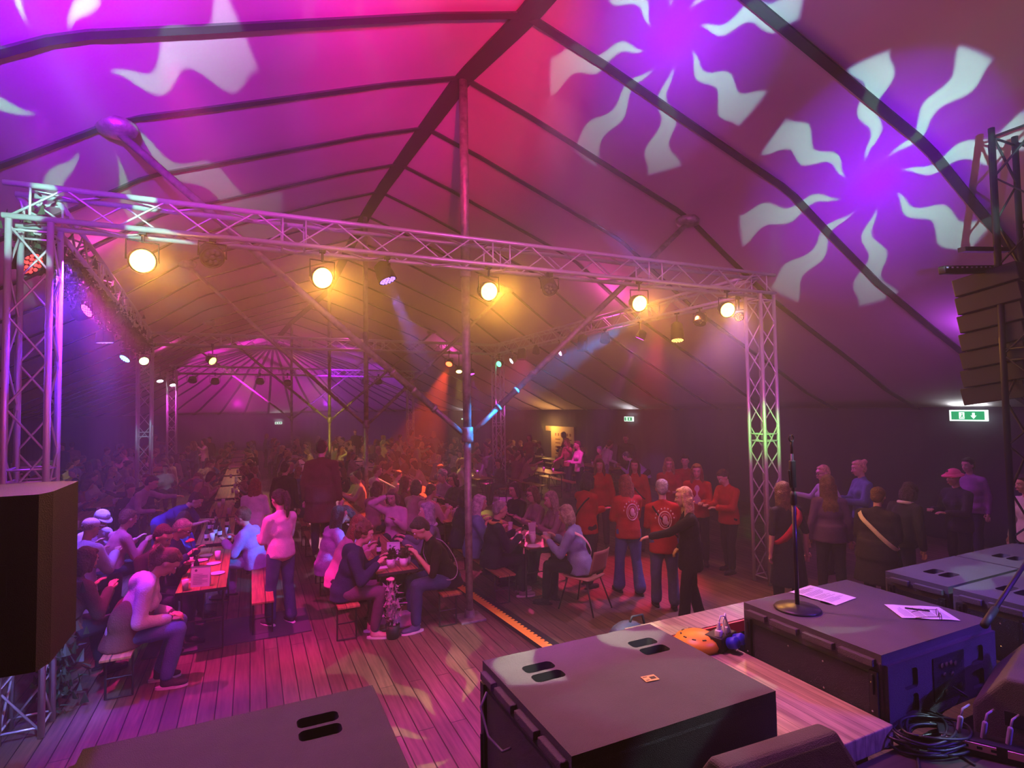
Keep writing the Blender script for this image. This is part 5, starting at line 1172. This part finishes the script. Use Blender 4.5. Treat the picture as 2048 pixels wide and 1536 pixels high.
per(1935, 900, 200, 'heavily built person in a violet lit top beside the pink hat', hair='short', hcol='dark', top='sweater', top_col=(.35, .12, .4), fem=False, fat=1.35, at_xy=(11.3, 5.5), scale=1.02, trousers=DK)
per(2032, 955, 180, 'person with a pale top behind the speaker tower', hair='short', hcol='dark', top='shirt', top_col=(.6, .6, .5), at_xy=(9.6, 4.0), trousers=DK)
# group behind the near tables with coloured light on them
per(1133, 882, 215, 'magenta lit long haired dancer near the kiosk', hair='long', hcol='light', top='shirt', top_col=(.5, .1, .15), pose='cheer', at_xy=(9.4, 15.9), trousers=DK)
per(1165, 886, 200, 'pink lit dancer with short hair facing left', hair='short', hcol='brown', top='shirt', top_col=(.8, .5, .6), pose='hold', at_xy=(8.9, 14.4), trousers=DK)
per(1205, 873, 30, 'dancer in a bright magenta lit white shirt bending forward', hair='bun', hcol='brown', top='shirt', top_col=(.9, .8, .85), lean=22, pose='cheer', at_xy=(9.9, 14.6), trousers=(.4, .4, .5))
per(1252, 872, 250, 'man in dark clothes standing tall against the side wall', hair='short', hcol='dark', top='jacket', top_col=BLK, fem=False, at_xy=(11.2, 15.2), scale=1.05, trousers=DK)
per(1290, 885, 150, 'person in a violet lit shirt bent over, back rounded towards the stage', lean=50, hair='short', hcol='dark', top='shirt', top_col=(.5, .4, .8), fat=1.15, pose='reach', at_xy=(9.6, 12.2), trousers=DK)

# ---- dim back rows: eight modelled figures, copied
def proto(**k):
    k.setdefault('label', 'seated guest among the dim back rows of tables'); r, off = person(k, near=False); return r
GRP = 'guests in the dim back rows'
LAB = 'seated guest among the dim back rows of tables'
GRS, LABS = 'standing guests at the back of the tent', 'dimly lit guest standing between the back tables'
PS = [proto(sit=True, hair='short', top='sweater', fem=False, lean=12), proto(sit=True, hair='long', top='shirt', pose='face'), proto(sit=True, hair='bob', top='sweater', lean=20, nod=20),
      proto(sit=True, hair='ponytail', top='jacket', turn=30), proto(sit=True, hair='short', top='jacket', fem=False, turn=-35, lean=5), proto(sit=True, hair='curly', top='sweater', pose='reach', lean=16)]
PT = [proto(hair='short', top='jacket', fem=False, label=LABS), proto(hair='long', top='shirt', pose='hold', label=LABS), proto(hair='bob', top='sweater', pose='cheer', label=LABS)]
for r in PS+PT: r['group'] = GRP if r in PS else GRS
TOPS = [(.03, .03, .05), (.05, .02, .03), (.25, .12, .14), (.5, .45, .45), (.1, .12, .25), (.3, .08, .08), (.55, .35, .35), (.02, .02, .02), (.18, .2, .2), (.4, .3, .2)]
HCS = ['dark', 'dark', 'brown', 'brown', 'light', 'blond', 'grey', 'red']
CN = ['near black', 'dark brown', 'dusty pink', 'pale grey', 'navy', 'dark red', 'rose', 'black', 'grey green', 'tan']; HN = ['very dark', 'dark', 'brown', 'mid brown', 'light brown', 'blond', 'grey', 'reddish']
TM = [fabric(c) for c in TOPS]; HM = [hairm(HC[c]) for c in HCS]
rnd = random.Random(21); used = set(); npl = 0
OCC = [(o_.location.x, o_.location.y) for o_ in bpy.data.objects if o_.parent is None and (o_.name.startswith('person') or o_.name.startswith('tent_pole')) and o_ not in PS+PT] + [(-5.9, 21.5), (-5.5, 21.5), (-6.3, 21.5), (-2.4, 16.5), (7.2, 16.5), (-2.7, 24.5), (7.2, 27.5)]
def free(x, y, r=.42): return all(math.hypot(x-a_, y-b_) > r for a_, b_ in OCC)
def crowd(pr, x, y, rz, s, lab, grp):
    if pr.name not in used:
        used.add(pr.name); r = pr; r.location = (x, y, 0); r.rotation_euler = (0, 0, rz); TREE[pr.name] = [(c, [(g_, []) for g_ in kids(c)]) for c in kids(pr)]; ch = [c for c, _ in TREE[pr.name]]
    else: r, ch = dup(pr, (x, y, 0), rz, lab, grp)
    r.scale = (s, s, s); ti_, hi_ = rnd.randrange(10), rnd.randrange(8)
    for c in ch:
        st = c.name.split('.')[0]
        if st in ('sweater', 'shirt', 'jacket'): m_ = TM[ti_]; tn_ = st
        elif st == 'hair': m_ = HM[hi_]
        else: continue
        c.material_slots[0].link = 'OBJECT'; c.material_slots[0].material = m_
    col_ = min(range(8), key=lambda q: abs((-4.9, -2.9, -.5, 1.65, 3.8, 5.95, 8.3, 10.5)[q]-x)); row_ = max(0, min(8, int((y-12)/2.6)))
    if grp == GRP: r['label'] = '%s haired guest, %s %s, %s table column from left, %s back row' % (HN[hi_], CN[ti_], tn_, NTH[col_], NTH[row_])
    else: r['label'] = '%s haired standing guest, %s %s, by the %s back row' % (HN[hi_], CN[ti_], tn_, NTH[row_])
    OCC.append((x, y))
def in_view(x, y, z=1.2):
    d = Vector((x, y, z))-EYE; f = d.dot(_f)
    if f < 1: return None
    return 1024+FPX*d.dot(_r)/f, 768-FPX*d.dot(_u)/f
for (x, y) in ROWS:
    for sx in (-1, 1):
        for k in range(3):
            if rnd.random() < .28: continue
            yy = y+.4+.68*k+rnd.uniform(-.08, .08); xx = x+sx*(.62+rnd.uniform(-.03, .06)); v = in_view(xx, yy)
            if not v or v[0] < -40 or v[0] > 2090 or npl > 235: continue
            # leave the people placed one by one alone
            if -1.0 < xx < 1.0 and yy < 13.0: continue
            if -2.6 < xx < -1.2 and yy < 13.3: continue
            if 8.6 < xx < 10.4 and yy < 16.6: continue
            if yy < 12.6 and xx > 2 and xx < 4.6: continue
            if not free(xx, yy): continue
            rz = (-PI/2 if sx < 0 else PI/2) + rnd.uniform(-.35, .35)
            if rnd.random() < .12: rz = PI + rnd.uniform(-.5, .5)
            crowd(rnd.choice(PS), xx, yy, rz, rnd.uniform(.93, 1.05), LAB, GRP); npl += 1
for k in range(34):
    x = rnd.uniform(-7, 12); y = rnd.uniform(17, 32)
    x = min(((abs(x-a), a) for a in (-6, -3.9, -1.7, .58, 2.75, 4.87, 7.1, 9.4, 11.5)))[1] + rnd.uniform(-.1, .1); v = in_view(x, y)
    if not v or not 0 < v[0] < 2048 or not free(x, y, .5) or math.hypot(max(0, y-YA+9), abs(x-RX)) > 9.2: continue
    crowd(rnd.choice(PT), x, y, rnd.uniform(-PI, PI), rnd.uniform(.95, 1.06), LABS, GRS)
for r in PS+PT:
    if r.name not in used:
        for c in kids(r): bpy.data.objects.remove(c)
        bpy.data.objects.remove(r)

# ------------------------------------------------------------------ things on the tables
def cup_geo(r=.036, h=.10):
    g = Geo(); g.lathe([(r*.75, 0), (r, h), (r*.94, h), (r*.7, .006)], n=14); return g
def cup(x, y, label, z=.766, group=None, s=1.):
    t = thing('plastic_cup', label, 'cup', (x, y, z), 0, group); obj('cup_wall', cup_geo(.038*s, .115*s), PLASTIC, t, True)
    g = Geo(); g.lathe([(.028*s, .008), (.033*s, .07*s), (.001, .071*s)], n=14); obj('drink', g, mat('beer_amber', (.75, .35, .08), .2), t); return t
def bottle(x, y, label, z=.766, col=(.02, .03, .02), group=None):
    t = thing('bottle', label, 'bottle', (x, y, z), 0, group)
    g = Geo(); g.lathe([(.028, 0), (.031, .01), (.031, .13), (.013, .18), (.012, .225)], n=16); obj('glass_body', g, mat('bottle_%d' % int(col[1]*100), col, .15), t, True)
    g = Geo(); g.lathe([(.0318, .04), (.0318, .10)], n=16); obj('label_band', g, WHITE, t); g = Geo(); g.lathe([(.0135, .222), (.0135, .235), (.001, .236)], n=12); obj('cap', g, CHROME, t); return t
def menu(x, y, rz, label, w_=.15, h_=.21, z=.766, tilt=.15):
    t = thing('menu_card', label, 'menu card', (x, y, z), rz)
    g = Geo(); g.box((-w_/2, -.001, 0), (w_/2, .001, h_), M=Matrix.Rotation(-tilt, 4, 'X')); g.box((-w_/2, .062, 0), (w_/2, .064, h_), M=Matrix.Rotation(tilt, 4, 'X')); obj('card', g, WHITE, t)
    g = Geo(); M = Matrix.Rotation(-tilt, 4, 'X')
    g.lathe([(.014, 0), (.014, .001)], n=14, M=M @ Matrix.Translation((-w_*.25, -.0015, h_*.82)) @ Matrix.Rotation(PI/2, 4, 'X'))
    for k in range(7): g.box((-w_*.38, -.0025, h_*(.62-.08*k)), (w_*(.38 if k % 3 else .1), -.0012, h_*(.635-.08*k)), M=M)
    obj('printed_text', g, mat('ink', (.15, .15, .2), .8), t)['kind'] = 'stuff'; return t
# red lit left table
menu(-.52, 7.38, -.42+.2, 'white menu card standing on the red lit table', .2, .22)
cup(-.66, 7.32, 'clear cup left of the standing menu card'); cup(-.40, 8.6, 'cup at the far part of the red lit table'); cup(-.62, 8.0, 'half full cup in the middle of the red lit table')
bottle(-.60, 7.95, 'dark bottle on the red lit table', col=(.02, .02, .02))
t = thing('flower_vase', 'small vase with one big red flower on the left table', 'vase', (-.68, 8.3, .766))
g = Geo(); g.lathe([(.03, 0), (.04, .04), (.02, .12), (.022, .14)], n=14); obj('vase_body', g, PLASTIC, t, True)
g = Geo(); g.tube([(0, 0, .1), (.01, 0, .25), (-.02, 0, .34)], .004, 6); obj('stem', g, LEAF, t)
g = Geo()
for k in range(14): a = k*2.4; g.ball((-.02+.03*math.cos(a)*(k/14), .03*math.sin(a)*(k/14), .345+.008*(k % 3)), (.028, .028, .014), n=8, k=5)
obj('blossom', g, mat('red_petal', (.9, .08, .06), .6), t, True)
rn = random.Random(8)
for k in range(6):
    t = thing('paper_plate', 'used paper plate among the litter on the red lit table', 'plate', (-.5+rn.uniform(-.12, .14), 7.6+k*.26, .766), 0, 'plates on the red lit table'); g = Geo(); g.lathe([(.001, .002), (.06, .003), (.085, .014), (.086, .012), (.06, 0)], n=20); obj('plate_disc', g, WHITE, t, True)
for k in range(12): bottle(-.5+rn.uniform(-.2, .2), 9.8+k*.16, 'dark bottle in the cluster on the second left table', group='bottles on the second left table')
for k in range(5): cup(-.5+rn.uniform(-.2, .2), 9.9+k*.35, 'cup among the bottles on the second left table', group='cups on the second left table')
# flower tub table
menu(1.70, 7.42, -.35, 'open white menu card behind the flower tubs', .17, .23); 
for x, y, lb in ((1.60, 7.12, 'left white tub with dark purple flowers'), (1.76, 7.10, 'right white tub with dark leafy flowers')):
    t = thing('flower_tub', lb, 'flower pot', (x, y, .766)); g = Geo(); g.lathe([(.045, 0), (.06, .11), (.055, .11), (.04, .01)], n=18); obj('tub', g, WHITE, t, True)
    o = obj('flowers', leaves((-.03, 0, .12), (.03, 0, .17), 240, .06, .03, int(x*100)), mat('dark_foliage', (.05, .06, .02), .7), t); o['kind'] = 'stuff'
t = thing('snack_tray', 'paper tray of yellow snacks on the flower tub table', 'tray', (1.46, 7.45, .766), .2); g = Geo(); g.box((-.09, -.06, 0), (.09, .06, .03), b=.01); obj('tray', g, WHITE, t)
g = Geo()
for k in range(22): a = rn.uniform(0, 6); g.capsule((rn.uniform(-.07, .04), rn.uniform(-.04, .04), .03+.01*rn.random()), (rn.uniform(-.04, .07), rn.uniform(-.04, .04), .05), .008, n=6)
obj('snacks', g, mat('fried_yellow', (.85, .5, .12), .6), t)['kind'] = 'stuff'
t = thing('paper_plate', 'paper plate at the left end of the flower tub table', 'plate', (1.48, 7.15, .766)); g = Geo(); g.box((-.11, -.05, 0), (.11, .05, .012), b=.004); obj('plate_disc', g, WHITE, t)
cup(1.42, 7.9, 'pale cup behind the snack tray', s=1.1); bottle(1.6, 7.85, 'dark bottle behind the menu on the flower tub table'); cup(1.55, 8.3, 'cup near the dark haired person bowing over the table'); cup(1.85, 7.2, 'small cup right of the flower tubs', s=.7)
# cup table
menu(3.86, 7.62, -.2, 'tall menu card leaning on the cup covered table', .1, .24, tilt=.3)
for i, (x, y, s) in enumerate(((3.72, 7.35, 1.2), (3.80, 7.5, 1.15), (3.93, 7.28, 1.25), (3.62, 7.7, 1.), (3.97, 7.42, 1.1), (3.7, 8.1, 1.), (3.85, 8.4, 1.))): cup(x, y, 'large pale cup in the cluster on the table before the red jackets', s=s, group='cups on the table before the red jackets')
bottle(3.66, 7.55, 'dark sauce bottle among the pale cups')
t = thing('paper_plate', 'pale plate at the front of the cup covered table', 'plate', (3.66, 7.2, .766)); g = Geo(); g.lathe([(.001, .002), (.08, .003), (.11, .014), (.11, .012), (.08, 0)], n=24); obj('plate_disc', g, WHITE, t, True)
t = thing('white_bucket', 'white bucket standing on the orange lit table by the tent pole', 'bucket', (3.42, 9.6, .766)); g = Geo(); g.lathe([(.07, 0), (.09, .2), (.085, .2), (.065, .01)], n=20); obj('bucket_wall', g, WHITE, t, True); g = Geo(); g.tube([(.09*math.cos(a), 0, .2+.05*math.sin(a)) for a in [k*PI/8 for k in range(9)]], .003, 6); obj('handle', g, CHROME, t)
for k in range(9): cup(3.35+rn.uniform(-.18, .15), 9.85+k*.19, 'cup on the orange lit table beyond the tent pole', group='cups on the orange lit table')
i = 0
for (x, y) in ROWS:
    col_ = min(range(8), key=lambda q: abs((-4.9, -2.9, -.5, 1.65, 3.8, 5.95, 8.3, 10.5)[q]-x)); row_ = int((y-12)/2.6+.5)
    v = in_view(x, y+1)
    if not v or not 0 < v[0] < 1500 or y > 22: continue
    for k in range(3): cup(x+rn.uniform(-.2, .2), y+.3+k*.7+rn.uniform(-.2, .2), 'plastic cup on the dim table in the %s back row, %s column from the left' % (NTH[row_], NTH[col_]), group='cups on the back tables')
# bags on the floor below the flower tub table
c = at(760, 1262); t = thing('tote_bag', 'crumpled red and white bag on the floor by the front bench', 'bag', (c.x, c.y+.1, 0))
g = Geo(); g.capsule((0, 0, .05), (.05, 0, .16), .09, .05, flat=.6); g.capsule((-.06, .02, .04), (.06, .05, .05), .05); obj('bag_body', remesh(g, .012, 2, .02, 3), fabric((.7, .25, .3)), t)
g = Geo(); g.tube([(.0, 0, .18), (-.02, 0, .30), (.05, 0, .31), (.06, 0, .18)], .006, 6); obj('carry_handle', g, WPL, t, True)
c = at(805, 1258); t = thing('shoulder_bag', 'white handbag standing on the floor under the flower tub table', 'bag', (c.x+.05, c.y+.05, 0), -.3)
g = Geo(); g.box((-.16, -.06, 0), (.16, .06, .2), b=.04); obj('bag_body', remesh(g, .012, 3, .01, 8), fabric((.75, .6, .72)), t); g = Geo(); g.tube([(-.12, 0, .18), (-.1, 0, .3), (.1, 0, .3), (.12, 0, .18)], .008, 8); obj('carry_handle', g, fabric((.75, .6, .72)), t, True)
c = at(785, 1225, .3); t = thing('potted_flower', 'tall flower plant standing beside the table legs', 'plant', (c.x, c.y, 0)); g = Geo(); g.lathe([(.07, 0), (.09, .16), (.085, .16), (.06, .01)], n=16); obj('pot', g, BLACK, t, True)
g = Geo(); g.tube([(0, 0, .1), (.01, 0, .4), (-.02, 0, .68)], .006, 6); obj('stem', g, LEAF, t); o = obj('flowers', leaves((0, 0, .2), (-.02, 0, .62), 260, .09, .04, 77), mat('pale_petals', (.5, .38, .45), .7), t); o['kind'] = 'stuff'
g = Geo()
for k in range(12): a = k*2.4; g.ball((-.02+.035*math.cos(a)*(k/12), .035*math.sin(a)*(k/12), .70), (.03, .03, .016), n=8, k=5)
obj('blossom', g, mat('pink_petal', (.85, .4, .5), .6), t, True)

run_queue()
